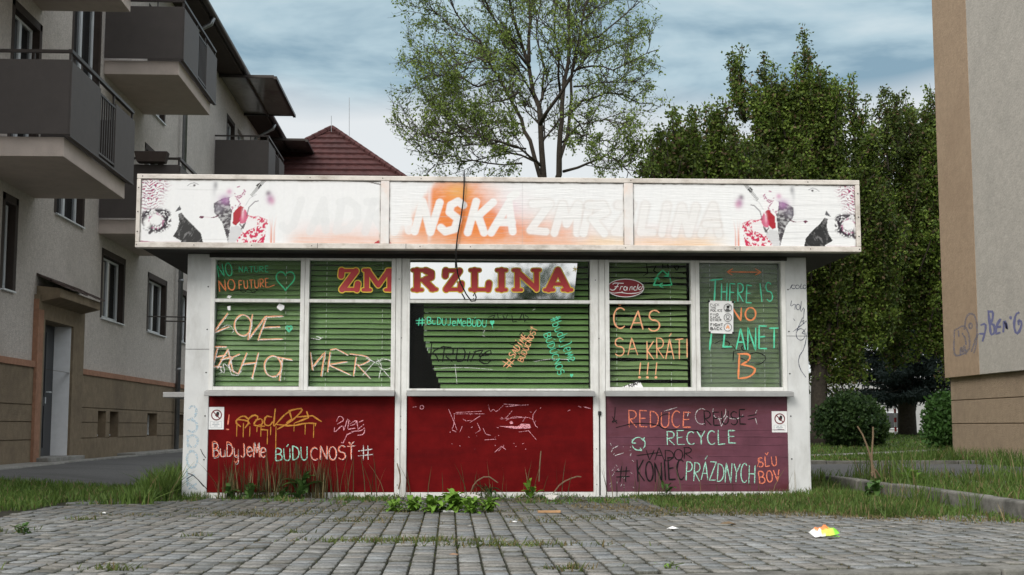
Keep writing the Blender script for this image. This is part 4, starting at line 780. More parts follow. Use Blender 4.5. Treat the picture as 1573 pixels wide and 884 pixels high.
# oval coffee sticker
t = thing('oval_sticker', tuple(atY(961, 457, YG)), 'dark red oval sticker with white script lettering on the window', 'sticker')
w = Writing(YG, .0015); w.poly(A_(961, 442.8, 28.5, 14.2, 0, 352, 44)); w.build('white_rim', M['sticker'], t)
w = Writing(YG, .0030); w.poly(A_(961, 442.8, 27.4, 13.1, 0, 352, 44)); w.build('red_field', mat('sticker_red', (.20, .008, .015), .45, .05), t)
w = Writing(YG, .0042); w.lines([[(941, 437), (944, 435), (958, 435.5)], [(950, 436), (945, 445), (940, 446.5), (937, 444)], [(944, 441), (950, 440.5)], [(952, 446), (954, 440.5), (957, 440.5)], A_(960.5, 443.5, 2.5, 3, 20, 380, 10), [(964, 441), (963, 446.5)], [(967, 446.5), (968.5, 440.5)], [(968, 442), (971, 440.5), (971, 446)], A_(975.5, 443.5, 2.2, 3, 40, 310, 8), [(980.5, 437), (978, 446.5)], [(985, 440), (980, 443), (983, 446), (986, 443.5), (988, 437)], [(955, 448), (957, 450)]], 1.5); w.lines([[(935, 448), (942, 451), (952, 449.5), (956, 450), (966, 451.5), (980, 450.5), (988, 446)]], 1.3); w.build('lettering', M['sticker'], t)
# torn label at the window foot
t = thing('torn_label', tuple(atY(968, 601, YG)), 'torn white label with black letters low on the window', 'label')
w = Writing(YG, .0015); w.poly([(947, 601.5), (953, 596), (968, 590), (979, 587), (984, 588), (988, 595), (990, 601.5)]); w.build('paper', M['sticker'], t)
w = Writing(YG, .003); w.text('ENÁ', 961, 600, 979, 592, 7, 1.6, jit=0); w.text('NA', 973, 593, 983, 588.5, 4.5, 1.4, jit=0); w.lines([[(952, 599), (955, 596)], [(956, 600), (959, 595)]], 1.3); w.build('print', M['ink'], t)

# venetian blinds
M['slat'] = mat('green_slat', (0.135, 0.225, 0.075), 0.40, 0.15, 3, stain=(.085, .14, .052), samt=.6, sscale=5, sstretch=(.4, 1, 1), spec=.5)
M['slatd'] = mat('dusty_green_slat', (0.175, 0.245, 0.10), 0.45, 0.15, 3, stain=(.11, .15, .065), samt=.6, sscale=5, sstretch=(.4, 1, 1), spec=.4)
M['cordw'] = mat('white_cord', (.6, .6, .56), .8, .1, 40)
def blind(a, b, z0, z1, pitch, tilt, y, m, label, cords=(), left=None, tiltz=0.0, warp=0.004):
    t = thing('window_blind', ((a + b) / 2, y, z0), label, 'blind', 'green venetian blinds behind the kiosk windows')
    mb = MB(); n = int((z1 - z0) / pitch)
    wd = .052
    for i in range(n):
        z = z1 - .03 - i * pitch; xa = a if left is None else left(z); tl = tilt + random.uniform(-.06, .06); dz = random.uniform(-warp, warp) * .5
        vs = []; nx = 9
        w0, w1, w2 = random.uniform(-warp, warp), random.uniform(-warp, warp), random.uniform(.5, 2.5)
        for k in range(nx + 1):
            x = xa + (b - xa) * k / nx; sg = w0 * math.sin(k / nx * 3.14 * w2) + w1 * (k / nx - .5) + dz + tiltz * (x - b)
            for j in (-1, -.35, .35, 1):      # lightly crowned slat, room-side edge up
                u = j * wd / 2; cr_ = .0035 * (1 - j * j)
                vs.append((x, y + u * math.cos(tl) - cr_ * math.sin(tl), z + sg + u * math.sin(tl) + cr_ * math.cos(tl)))
        fs = [(4 * k + j, 4 * k + j + 1, 4 * k + j + 5, 4 * k + j + 4) for k in range(nx) for j in range(3)]
        mb.add(vs, fs)
    mb.build('slats', m, t, smooth=True)
    mb = MB(); mb.box(a, b, y - .02, y + .02, z1 - .02, z1 + .008); mb.build('head_box', m, t)
    if cords:
        mb = MB()
        for cx in cords:
            for i in range(n):
                if random.random() < .85: z = z1 - .03 - i * pitch; mb.tube([(cx, y - .031, z - .016), (cx + .001, y - .031, z - .016 + pitch * random.uniform(.35, .6))], .0028, 5)
        mb.build('ladder_cord', M['cordw'], t)
th = .045
blind(xs5[0] + th, xs5[1] - th, zb + .02, zh, .0475, 1.12, 12.30, M['slat'], 'green blind behind the LOVE writing, leftmost window', (PX(436),), warp=.003)
blind(xs5[1] + th, xs5[2] - th, zb + .02, zh, .050, 1.06, 12.30, M['slat'], 'green blind behind the red letters Z and M', (PX(499), PX(586)), warp=.004)
def ledge(z):
    return PX(651, 500, 12.32) if z > PZ(520) else PX(651, 500, 12.32) + (PZ(520) - z) * .36
blind(PX(628, 500, 12.32), xs5[4] - .03, zb + .005, zh, .0555, .98, 12.32, M['slat'], 'widest green blind, torn away at its left end', (), left=ledge, warp=.002)
blind(xs5[5] + th, PX(1056, 560, 12.3), zb + .02, zh, .052, .96, 12.30, M['slatd'], 'bent green blind behind the orange writing and the oval sticker', (PX(949), PX(1033)), warp=.010, tiltz=.0)
blind(xs5[6] + th, xs5[7] - th, zb + .02, zh, .048, 1.15, 12.32, M['slatd'], 'dull green blind behind the hazy rightmost window with the poster', (PX(1095), PX(1178)), warp=.003)
t = thing('paper_strip', tuple(atY(654, 535, 12.34)), 'crumpled white paper strip hanging at the torn end of the widest blind', 'paper')
mb = MB()
for (px, py, w_, h) in ((653, 478, 5, 3), (652.5, 487, 3, 16), (652, 506, 4, 10), (654, 524, 6, 10), (656, 530, 5, 9), (660, 531, 4, 6)):
    p = atY(px, py, 12.34); q_ = atY(px + w_, py + h, 12.34); mb.hexa([(p[0], 12.34, q_[2]), (q_[0], 12.33 + random.uniform(0, .01), q_[2]), (q_[0], 12.343, q_[2]), (p[0], 12.345, q_[2]), (p[0] + .002, 12.335, p[2]), (q_[0], 12.34, p[2]), (q_[0], 12.344, p[2]), (p[0] + .002, 12.346, p[2])])
mb.build('strip', M['sticker'], t)
# hanging cable
cp = [(713, 263, 11.8), (713, 268, 11.74), (713, 285, 11.735), (711.5, 310, 11.735), (708, 335, 11.735), (703, 362, 11.735), (700.5, 384, 11.735), (700.5, 400, 11.78), (703, 420, 11.86), (708, 436, 11.92), (716, 452, 11.96), (724, 463, 11.97), (730, 462.5, 11.97), (731.5, 457, 11.97), (729, 450, 11.97), (727, 455, 11.98)]
mb = MB(); mb.tube([tuple(atY(*p)) for p in smooth_([(p[0], p[1]) for p in cp], 0) and cp], .0065, 8)
tag(mb.build('hanging_cable', M['black'], smooth=True), 'loose black cable hanging over the middle of the sign', 'cable')
# pair of rods behind the kiosk's left corner
t = thing('wire_rods', tuple(atY(228, 495, 14.0)), 'two thin dark rods sticking out behind the left end of the kiosk', 'rods')
for (pa, ya, pb, yb) in ((226, 486.5, 292, 487.5), (252, 493.5, 292, 494.5)):
    mb = MB(); mb.tube([tuple(atY(pa, ya, 14.0)), tuple(atY(pb, yb, 14.0))], .008, 6); mb.build('rod', M['darkmetal'], t)

# ------------------------------------------------------------------ apartment building on the left
def wall_holes(mb, X, sgn, y0, y1, z0, z1, holes, mi=0, back=None):
    """Wall sheet at x = X facing sgn*x, with real recesses; hole = (ya, yb, za, zb, depth, closed)."""
    ys_ = sorted({y0, y1, *[h[0] for h in holes], *[h[1] for h in holes]}); zs_ = sorted({z0, z1, *[h[2] for h in holes], *[h[3] for h in holes]})
    for i in range(len(ys_) - 1):
        for k in range(len(zs_) - 1):
            cy, cz = (ys_[i] + ys_[i + 1]) / 2, (zs_[k] + zs_[k + 1]) / 2
            if any(h[0] < cy < h[1] and h[2] < cz < h[3] for h in holes): continue
            mb.quad((X, ys_[i], zs_[k]), (X, ys_[i + 1], zs_[k]), (X, ys_[i + 1], zs_[k + 1]), (X, ys_[i], zs_[k + 1]), mi)
    for (ya, yb, za, zb_, d, cl) in holes:
        x2 = X - sgn * d; rm = mi if back is None else back
        mb.quad((X, ya, za), (x2, ya, za), (x2, ya, zb_), (X, ya, zb_), rm); mb.quad((X, yb, za), (x2, yb, za), (x2, yb, zb_), (X, yb, zb_), rm)
        if cl is None: continue
        mb.quad((X, ya, za), (X, yb, za), (x2, yb, za), (x2, ya, za), rm); mb.quad((X, ya, zb_), (X, yb, zb_), (x2, yb, zb_), (x2, ya, zb_), rm)
        if cl: mb.quad((x2, ya, za), (x2, yb, za), (x2, yb, zb_), (x2, ya, zb_), rm)
XF = -6.2
def fy(px): return float(XF / ray(px, 500)[0] * ray(px, 500)[1])
M['render'] = mat('grey_roughcast', (0.53, 0.485, 0.45), 0.95, 0.22, 22, 0.9, 55, stain=(0.38, 0.345, 0.315), samt=0.7, sscale=0.6, bdist=0.03)
M['plinth'] = mat('brown_plinth', (0.20, 0.155, 0.105), 0.95, 0.2, 9, 0.6, 50, stain=(0.11, 0.085, 0.06), samt=0.7, sscale=0.9)
M['band'] = mat('terracotta_band', (0.32, 0.17, 0.11), 0.9, 0.2, 12, 0.4, 50, stain=(0.20, 0.11, 0.07), samt=0.7, sscale=2)
M['balpanel'] = mat('brown_balcony_panel', (0.070, 0.060, 0.057), 0.6, 0.10, 5, 0.04, 60, spec=.35)
M['slab'] = mat('balcony_slab', (0.52, 0.445, 0.405), 0.9, 0.12, 6, 0.35, 60, stain=(.36, .31, .28), samt=.5, sscale=1.5)
M['rail'] = mat('brown_rail', (0.045, 0.038, 0.035), 0.45, 0.1, 10, metal=.3)
M['dreveal'] = mat('dark_brown_reveal', (0.045, 0.033, 0.028), 0.8, 0.15, 8)
M['pvc'] = mat('white_window_plastic', (0.62, 0.65, 0.68), 0.35, 0.05, 10, spec=.5)
M['bgglass'] = mat('dark_window_glass', (0.02, 0.022, 0.024), 0.06, 0.1, 3, spec=.7)
M['zinc'] = mat('zinc_pipe', (0.25, 0.26, 0.27), 0.4, 0.15, 8, metal=.7)
M['door'] = mat('dark_grey_door', (0.028, 0.030, 0.034), 0.45, 0.15, 8, spec=.5)
M['whitewall'] = mat('whitewashed_reveal', (0.82, 0.83, 0.86), 0.85, 0.06, 8, 0.1, 40)
M['tile_old'] = mat('weathered_tiles', (0.085, 0.062, 0.055), 0.95, 0.4, 10, 0.6, 30)
B = thing('apartment_building', (-8.0, 31.0, 0.1), 'grey roughcast apartment building with brown balconies and brown plinth on the left', 'building')
ZB = 1.60                                                # top of plinth
def fz(py, px): y = fy(px); return float(atX(px, py, XF)[2])
WIN = [  # photo px of the opening on the facade: left, right, sill z, head z
    (0.0, 17.5, 2.56, 3.80), (155, 188, 2.58, 3.73), (226.5, 253.5, 2.60, 3.72), (274.5, 290, 2.60, 3.72), (79, 121, 3.99, 5.10), (97, 138, 6.55, 8.10),
    (2.5, 44, 4.32, 6.60), (216, 243, 4.32, 6.3), (216, 243, 7.15, 9.2), (297, 311, 5.3, 6.4), (342, 353, 7.15, 9.2), (2.5, 44, 7.2, 9.2)]
wins = [(fy(a), fy(b), z0, z1) for a, b, z0, z1 in WIN]
for k in range(6):
    for z0, z1 in ((2.6, 3.72), (5.4, 6.5), (8.2, 9.3)): wins.append((33.5 + 4 * k, 34.7 + 4 * k, z0, z1)) if k else None
d0, d1 = fy(62), fy(107); DZ = 2.27; zst = .20
mb = MB(); wall_holes(mb, XF, 1, 8.0, 58, ZB, 10.5, [(a, b, c, d, .16, False) for a, b, c, d in wins] + [(d0, d1, ZB, DZ, .24, None)], 0)
mb.box(-16, XF - .30, 8.0, 58, .0, 10.4); mb.quad((XF, 8, 0), (XF - .3, 8, 0), (XF - .3, 8, 10.4), (XF, 8, 10.4)); mb.quad((XF, 58, 0), (XF - .3, 58, 0), (XF - .3, 58, 10.4), (XF, 58, 10.4))
mb.build('wall', [M['render']], B)
# plinth with grooves and cellar openings
cell = [(fy(152), fy(164.5)), (fy(170.5), fy(183.5)), (fy(228), fy(243)), (fy(276), fy(286)), (34.0, 34.8)]
ch = [(a, b, .46, .93, .22, True) for a, b in cell]
grooves = []
s0, s1 = fy(51), fy(62); s2, s3 = fy(107), fy(124)
for z in (.46, .725, .975):
    segs = [(8.2, s0 - .01)] + ([(s3 + .01, 58)] if z > .95 else [])
    if z < .95:
        cur = s3 + .01
        for a, b in cell: segs.append((cur, a - .005)); cur = b + .005
        segs.append((cur, 58))
    for a, b in segs: grooves.append((a, b, z - .008, z + .008, .02, True))
mb = MB(); wall_holes(mb, XF + .035, 1, 8.1, 58, 0.0, ZB - .075, ch + grooves + [(d0, d1, 0.0, ZB - .075, .28, None)], 0); mb.quad((XF + .035, 8.1, ZB - .075), (XF + .035, 58, ZB - .075), (XF, 58, ZB - .075), (XF, 8.1, ZB - .075)); mb.quad((XF + .035, 8.1, 0), (XF, 8.1, 0), (XF, 8.1, ZB), (XF + .035, 8.1, ZB))
pl = mb.build('plinth', M['plinth'], B)
mb = MB()
for a, b in cell: mb.box(XF - .17, XF - .13, a + .01, a + .1, .48, .90); mb.box(XF - .17, XF - .13, b - .05, b - .01, .48, .90); mb.tube([(XF - .12, (a + b) / 2, .50), (XF - .03, (a + b) / 2, .50)], .014, 6)
mb.build('cellar_frame', M['pvc'], pl)
mb = MB(); mb.box(XF, XF + .06, 8.1, s0, ZB - .075, ZB + .02); mb.box(XF, XF + .06, s3, 58, ZB - .075, ZB + .02); mb.build('string_course', M['band'], B, bevel=.006)
# entrance
mb = MB(); mb.box(XF, XF + .075, s0, s1 - .002, .1, 2.62); mb.box(XF, XF + .070, s2 + .002, s3, .1, 2.62); mb.box(XF, XF + .065, s1 - .002, s2 + .002, DZ, 2.62)
mb.box(XF - .25, XF - .001, d0, d1, DZ, DZ + .02); sur = mb.build('door_surround', M['plinth'], B, bevel=.004); mb = MB(); mb.box(XF + .0, XF + .078, s0 - .012, s0 - .0005, .1, 2.55); mb.box(XF + .0755, XF + .079, s0, s0 + .25, .1, 2.4); mb.build('orange_edge', M['band'], sur)
mb = MB(); mb.box(XF - .24, XF + .03, d1 - .012, d1 - .002, .12, DZ); mb.build('white_reveal', M['whitewall'], sur)
D = MB(); D.box(XF - .28, XF - .235, d0, d1, .18, DZ)
for a, b in ((.12, .20), (.30, .36), (.46, .52), (.70, .80)): D.box(XF - .235, XF - .222, d0 + (d1 - d0) * a, d0 + (d1 - d0) * b, .32, .98); D.box(XF - .235, XF - .222, d0 + (d1 - d0) * a, d0 + (d1 - d0) * b, 1.12, DZ - .12)
dr = D.build('door', M['door'], B, bevel=.004)
hy = d1 - .38; mb = MB(); mb.box(XF - .234, XF - .225, hy - .02, hy + .02, 1.02, 1.28); mb.tube([(XF - .23, hy, 1.2), (XF - .18, hy, 1.2), (XF - .18, hy + .12, 1.2)], .012, 6); mb.build('handle', M['pvc'], dr)
mb = MB(); mb.box(XF - .24, XF + .25, d0 - .2, d1 + .25, 0, .19); mb.box(XF + .25, XF + .42, d0 - .2, d1 + 3.2, 0, .13); mb.build('doorstep', M['concrete'], B, bevel=.01)
# door canopy with old tiles
cy0, cy1, xo = fy(54), float(atX(152, 471, -5.86)[1]), -5.84
mb = MB(); mb.prism([(XF, 2.50), (xo, 2.585), (xo, 2.72), (XF, 2.76)], 'y', cy0, cy1); cn = mb.build('door_canopy', M['plinth'], B, bevel=.006)
mb = MB()
for r in range(2):
    for k in range(13):
        ya = cy0 - .03 + (cy1 - cy0 + .06) * k / 13; yb = ya + (cy1 - cy0) / 13 + .01; xa, xb = xo + .07 - r * .2, xo - .16 - r * .2; za, zz = 2.725 + r * .09 + random.uniform(-.008, .012), 2.83 + r * .09
        mb.hexa([(xb, ya, zz), (xa, ya, za), (xa, yb, za), (xb, yb, zz), (xb, ya, zz + .03), (xa, ya, za + .028), (xa, yb, za + .022), (xb, yb, zz + .03)])
mb.build('tiles', M['tile_old'], cn)
# windows: frame > pane, sill
for i, (a, b, z0, z1) in enumerate(wins):
    x = XF - .10; dark = i < 12; t_ = .055
    mb = MB(); mb.box(x - .05, x, a + .03, a + .03 + t_, z0 + .02, z1); mb.box(x - .05, x, b - .03 - t_, b - .03, z0 + .02, z1); mb.box(x - .05, x, a + .03 + t_, b - .03 - t_, z0 + .02, z0 + .02 + t_); mb.box(x - .05, x, a + .03 + t_, b - .03 - t_, z1 - t_, z1)
    mid = a + (b - a) * (.5 if b - a > .9 else .5); mb.box(x - .05, x + .002, mid - .05, mid + .05, z0 + .02 + t_, z1 - t_)
    f = mb.build('window', M['pvc'], B, bevel=.006)
    mb = MB(); mb.box(x - .035, x - .03, a + .06, b - .06, z0 + .05, z1 - .03); mb.build('pane', M['bgglass'], f)
    mb = MB(); mb.box(XF - .10, XF + .045, a - .03, b + .03, z0 - .025, z0 + .0); mb.build('sill', M['pvc'], f, bevel=.003)
    if dark:
        mb = MB(); mb.box(XF - .155, XF + .003, a + .002, a + .02, z0 + .001, z1 - .002); mb.box(XF - .155, XF + .003, b - .02, b - .002, z0 + .001, z1 - .002); mb.box(XF - .155, XF + .003, a + .02, b - .02, z1 - .02, z1 - .002); mb.box(XF + .0005, XF + .004, b + .0, b + .10, z0, z1 + .10); mb.box(XF + .0005, XF + .004, a - .10, a, z0, z1 + .10); mb.box(XF + .0005, XF + .004, a - .1, b + .1, z1 + .0, z1 + .10); mb.build('brown_reveal', M['dreveal'], f)
# balconies: slab > panels, bars, rail
XO = -4.88
def balcony(y0, y1, zs, full=True):
    mb = MB(); mb.box(XF, XO, y0, y1, zs, zs + .25); s = mb.build('balcony', M['slab'], B, bevel=.006)
    zp0, zp1, zr_ = zs + .265, zs + 1.225, zs + 1.35; xo = XO + .10; yn = y0 - .10; yf = y1 + .10; L = yf - yn
    mb = MB(); mb.box(XF + .02, xo - .022, yn, yn + .02, zp0, zp1); mb.build('balcony_panel', M['balpanel'], s, bevel=.003)
    g0, g1 = yn + L * .41, yn + L * .66
    for a, b in ((yn, g0), (g1, yf)): mb = MB(); mb.box(xo - .02, xo, a, b, zp0 - .02, zp1 - .02); mb.build('balcony_panel', M['balpanel'], s, bevel=.003)
    mb = MB(); mb.box(XF + .02, xo - .022, yf - .02, yf, zp0, zp1); mb.build('balcony_panel', M['balpanel'], s, bevel=.003)
    mb = MB(); n = 7
    for k in range(n): y = g0 + (g1 - g0) * (k + .5) / n; mb.box(xo - .03, xo - .01, y - .014, y + .014, zp0 + .07, zp1 - .1)
    mb.box(xo - .035, xo - .005, g0, g1, zp0 + .04, zp0 + .07); mb.box(xo - .035, xo - .005, g0, g1, zp1 - .1, zp1 - .07); mb.build('bars', M['rail'], s)
    mb = MB(); mb.box(xo - .06, xo - .01, yn + .02, yf - .02, zr_ - .03, zr_ + .015); mb.box(XF, xo - .06, yn + .03, yn + .075, zr_ - .025, zr_ + .012)
    for y in (yn + .05, g0, g1, yf - .05): mb.box(xo - .055, xo - .025, y - .015, y + .015, zp0 - .02, zr_ - .03)
    mb.box(xo - .5, xo - .48, yn + .04, yn + .06, zp0, zr_ - .025); mb.box(xo - .06, xo + .004, yn, yf, zs + .235, zs + .262); mb.build('railing', M['rail'], s)
for zs in (4.04, 6.92): balcony(16.4, 19.5, zs); balcony(23.05, 26.1, zs); balcony(34.0, 37.0, zs); balcony(42.2, 45.2, zs)
# eaves, gutter, downpipes, acrylic balcony canopies
mb = MB(); mb.prism([(XF - .4, 10.33), (-5.55, 10.05), (-5.55, 10.17), (XF - .4, 10.6), (-11, 13.2), (-11, 13.0)], 'y', 7.5, 58.5); mb.build('roof', M['rail'], B)
mb = MB(); mb.box(XF, -5.58, 7.6, 58.4, 10.02, 10.08); mb.build('eaves', M['dreveal'], B)
mb = MB(); mb.tube([(-5.5, 7.5, 10.12), (-5.5, 58.5, 10.12)], .075, 10); mb.build('gutter', M['rail'], B, smooth=True)
py_ = fy(267.5)
for y in (py_, 40.2): mb = MB(); mb.tube([(-5.5, y, 10.05), (-5.55, y, 9.9), (XF + .12, y, 9.6), (XF + .12, y, .12)], .055, 10); [mb.tube([(XF + .12, y, z), (XF + .12, y, z + .06)], .064, 10) for z in (1.9, 3.9, 5.9, 7.9)]; mb.build('downpipe', M['zinc'], B, smooth=True)
mac = mat('smoked_acrylic', (.24, .235, .23), .12, .15, 1.5, stain=(.07, .068, .066), samt=.8, sscale=.8, spec=.6)
for ya, yb in ((34.3, 38.6), (42.0, 46.2)):
    mb = MB(); mb.hexa([(XF, ya, 10.0), (-4.72, ya, 9.93), (-4.72, yb, 9.93), (XF, yb, 10.0), (XF, ya, 10.01), (-4.72, ya, 9.94), (-4.72, yb, 9.94), (XF, yb, 10.01)]); c0 = mb.build('balcony_canopy', mac, B)
    mb = MB(); mb.box(-4.74, -4.66, ya - .03, yb + .03, 9.89, 9.97); mb.box(XF, -4.74, ya - .03, ya + .03, 9.93, 10.0); mb.box(XF, -4.74, yb - .03, yb + .03, 9.93, 10.0); mb.box(-5.5, -5.46, ya + .03, yb - .03, 9.90, 9.96); mb.build('canopy_frame', M['rail'], c0)
mb = MB(); mb.box(XF, XF + .5, 8, d0 - .2, .0, .13); mb.box(XF, XF + .38, d1 + 3.2, 57, .0, .16); tag(mb.build('pavement_apron', M['concrete'], bevel=.02), kind='structure')
# shelter bowls under balcony B: small dark planter on the railing
t = thing('planter_box', (-5.3, 22.9, 5.25), 'small dark planter box hanging on the lower second balcony railing', 'planter')
mb = MB(); mb.prism([(-5.55, 5.46), (-5.50, 5.27), (-5.02, 5.27), (-4.97, 5.46)], 'y', 22.72, 22.94); mb.build('trough', M['dreveal'], t, bevel=.01)

# ------------------------------------------------------------------ building on the right
R = thing('gable_building', (9.5, 20.0, 0.1), 'beige rendered building with brown plinth and blue spray writing on the right', 'building')
XP, XW = 8.725, 8.636; ye = 22.37
M['rgrey'] = mat('beige_grey_render', (0.43, 0.40, 0.36), 0.95, 0.12, 9, 0.35, 28, stain=(0.33, 0.31, 0.28), samt=0.6, sscale=1.1, bdist=0.02)
M['rbrown'] = mat('light_brown_render', (0.36, 0.262, 0.18), 0.95, 0.12, 9, 0.3, 28, stain=(0.29, 0.205, 0.14), samt=0.6, sscale=0.9, bdist=0.02)
M['rplinth'] = mat('brown_plinth_render', (0.33, 0.25, 0.175), 0.95, 0.14, 12, 0.6, 45, stain=(0.22, 0.165, 0.12), samt=0.7, sscale=1.0, bdist=0.02)
ysb = float(atX(1502, 500, XW)[1])
mb = MB(); mb.box(XW, 18, 8.0, ysb, 1.50, 13); mb.build('wall', M['rgrey'], R, bevel=.004)
mb = MB(); mb.box(XW - .004, 18, ysb + .001, ye + .004, 1.497, 13); cs = mb.build('corner_strip', M['rbrown'], R, bevel=.004)
mb = MB(); z = -.1
for zt_ in (.71, 1.11, 1.52):
    mb.box(XP, 17.9, 8.1, ye, z, zt_ - .014); z = zt_
mb.box(XP + .02, 17.8, 8.2, ye - .02, -.1, 1.50); mb.build('plinth', M['rplinth'], R, bevel=.006)
w = Writing(XW, .0015, 'x'); w.lines([[(1504, 513), (1513, 513)], [(1506, 500), (1514, 497), (1514, 508), (1509, 525)]], 3.6); w.lines([[(1518, 477), (1522, 514)], [(1518, 479), (1526, 479), (1524, 494), (1520, 496)], [(1521, 497), (1528, 500), (1528, 512), (1522, 515)], [(1531, 500), (1537, 490)], [(1537, 490), (1530, 503), (1538, 502)], [(1530, 503), (1530, 513), (1537, 511)], [(1541, 511), (1543, 489), (1547, 509), (1546, 496)], [(1552, 486), (1553, 491)], [(1566, 480), (1560, 483), (1557, 500), (1561, 514), (1567, 508), (1570, 495), (1564, 491), (1565, 500)]], 4.3)
w.build('spray_writing', INK['violet_spray'], [c for c in R.children if c.name.startswith('wall')][0])
vs2 = paintmat('thin_blue_spray', (.16, .18, .27), .45)
w = Writing(XW - .004, .0015, 'x'); w.lines([[(1481, 507), (1484, 487), (1491, 481), (1498, 486), (1501, 500), (1500, 530), (1496, 543)], [(1466, 508), (1471, 505), (1480, 500), (1487, 508), (1490, 525), (1488, 540), (1470, 548), (1465, 543), (1466, 508)], [(1475, 547), (1476, 530), (1479, 545), (1481, 527), (1484, 545)], [(1472, 508), (1473, 518)], A_(1491, 501, 2.5, 4, 0, 360, 10), [(1478, 512), (1483, 520), (1484, 530)], [(1492, 541), (1499, 520), (1503, 513)]], 3.2); w.build('spray_face', vs2, cs)

# ------------------------------------------------------------------ houses behind
M['redtile'] = mat('red_roof_tile', (0.062, 0.021, 0.020), 0.85, 0.3, 3, 0.2, 20, stain=(0.04, 0.017, 0.017), samt=.7, sscale=.8)
H = thing('red_roofed_house', (-4.0, 49, 0), 'house with a steep red tiled hip roof seen beyond the left building', 'house')
ap = atY(510, 199, 46.0); D0 = 46.0
ax, az = float(ap[0]), float(ap[2]); ez = az - 4.6; hw = 5.0
mb = MB(); mb.box(ax - hw + .6, ax + hw - .6, D0 - 6.4, D0 + 10, 0, ez + .1); mb.build('wall', mat('cream_render', (.45, .42, .36), .9, .1, 6), H)
mb = MB(); rows = 17
def hip(t, s, half):      # corner of the hip at parameter t from eave (0) to ridge (1)
    return (ax + s * half * (1 - t), D0 - 7.0 * (1 - t), ez + (az - ez) * t)
for k in range(rows):
    t0, t1 = k / rows, (k + 1) / rows; n = max(2, int(2 * hw * (1 - t0) / .16)); lift = .045
    a, b = hip(t0, -1, hw), hip(t0, 1, hw); c, d = hip(t1, 1, hw), hip(t1, -1, hw)
    vs = []
    for i in range(n + 1):
        f = i / n; wv = .03 * math.sin(i * math.pi) + (.03 if i % 2 else 0)
        vs += [(a[0] + (b[0] - a[0]) * f, a[1] - .02, a[2] + lift + wv), (d[0] + (c[0] - d[0]) * f, d[1], d[2] + wv * .6)]
    mb.add(vs, [(2 * i, 2 * i + 2, 2 * i + 3, 2 * i + 1) for i in range(n)])
    mb.add([(a[0], a[1] - .02, a[2] + lift + .03), (b[0], b[1] - .02, b[2] + lift + .03), (b[0], b[1], b[2] - .01), (a[0], a[1], a[2] - .01)], [(0, 1, 2, 3)])
for s in (-1, 1): mb.add([(ax, D0, az), (ax, D0 + 8, az), (ax + s * hw, D0 + 12, ez), (ax + s * hw, D0 - 7, ez)], [(0, 1, 2, 3)])
rf = mb.build('roof', M['redtile'], H)
mb = MB()
for s in (-1, 1):
    for k in range(26): p, q = hip(k / 26, s, hw), hip((k + .96) / 26, s, hw); mb.tube([(p[0], p[1], p[2] + .06), (q[0], q[1], q[2] + .07)], [.11, .09], 6)
mb.build('ridge_tiles', M['redtile'], rf)
for px, pt in ((509, 178), (536.5, 88)):
    a = atY(px, 206 if px < 520 else 215, D0 - .4); b = atY(px, pt if px < 520 else 150, D0 - .4); mb = MB(); mb.tube([tuple(a), tuple(b)], .010, 5); mb.build('aerial', M['zinc'], H)
Hb = thing('pale_apartment_block', (16, 62, .4), 'pale apartment block glimpsed through the trees on the right', 'building')
bw = mat('pale_cream_wall', (.50, .46, .38), .9, .08, 4); gw = mat('pale_grey_wall', (.40, .40, .40), .9, .08, 4)
mb = MB(); mb.box(11.0, 16.2, 62, 72, 0, 11.5); mb.build('wall', bw, Hb)
mb = MB(); mb.box(16.2, 24, 61, 72, 0, 3.0); mb.build('low_wing', gw, Hb)
mb = MB(); mb.box(10.7, 16.5, 61.7, 72.3, 11.5, 11.9); mb.build('roof', M['tile_old'], Hb)
for x, z0, z1, m in ((11.8, 1.0, 2.2, 0), (13.6, 1.0, 2.2, 0), (18.55, .6, 1.15, 1), (20.6, .6, 1.3, 1), (22.6, .6, 1.3, 1), (11.8, 4, 5.3, 0), (13.6, 4, 5.3, 0), (11.8, 7, 8.3, 0), (13.6, 7, 8.3, 0)):
    y = 62 if not m else 61; mb = MB(); mb.box(x - .06, x + (.96 if not m else .66), y - .04, y - .001, z0 - .06, z1 + .06); f = mb.build('window', M['pvc'], Hb); mb = MB(); mb.box(x, x + (.9 if not m else .6), y - .05, y - .042, z0, z1); mb.build('pane', M['bgglass'], f)
mb = MB(); mb.box(21.55, 21.8, 60.8, 60.998, 0.2, 3.0); mb.build('pilaster', M['pvc'], Hb)
t = thing('marker_post', tuple(atY(1376, 668, 42)), 'red and white striped post on the far lawn', 'post')
p = atY(1376, 668, 42); mr_ = mat('signal_red', (.42, .02, .02), .6, .1)
for k in range(6):
    mb = MB(); mb.tube([(p[0], p[1], p[2] - .05 + k * .15), (p[0], p[1], p[2] + .097 + k * .15)], .036, 10); mb.build('band', [M['sticker'], mr_][k % 2], t)

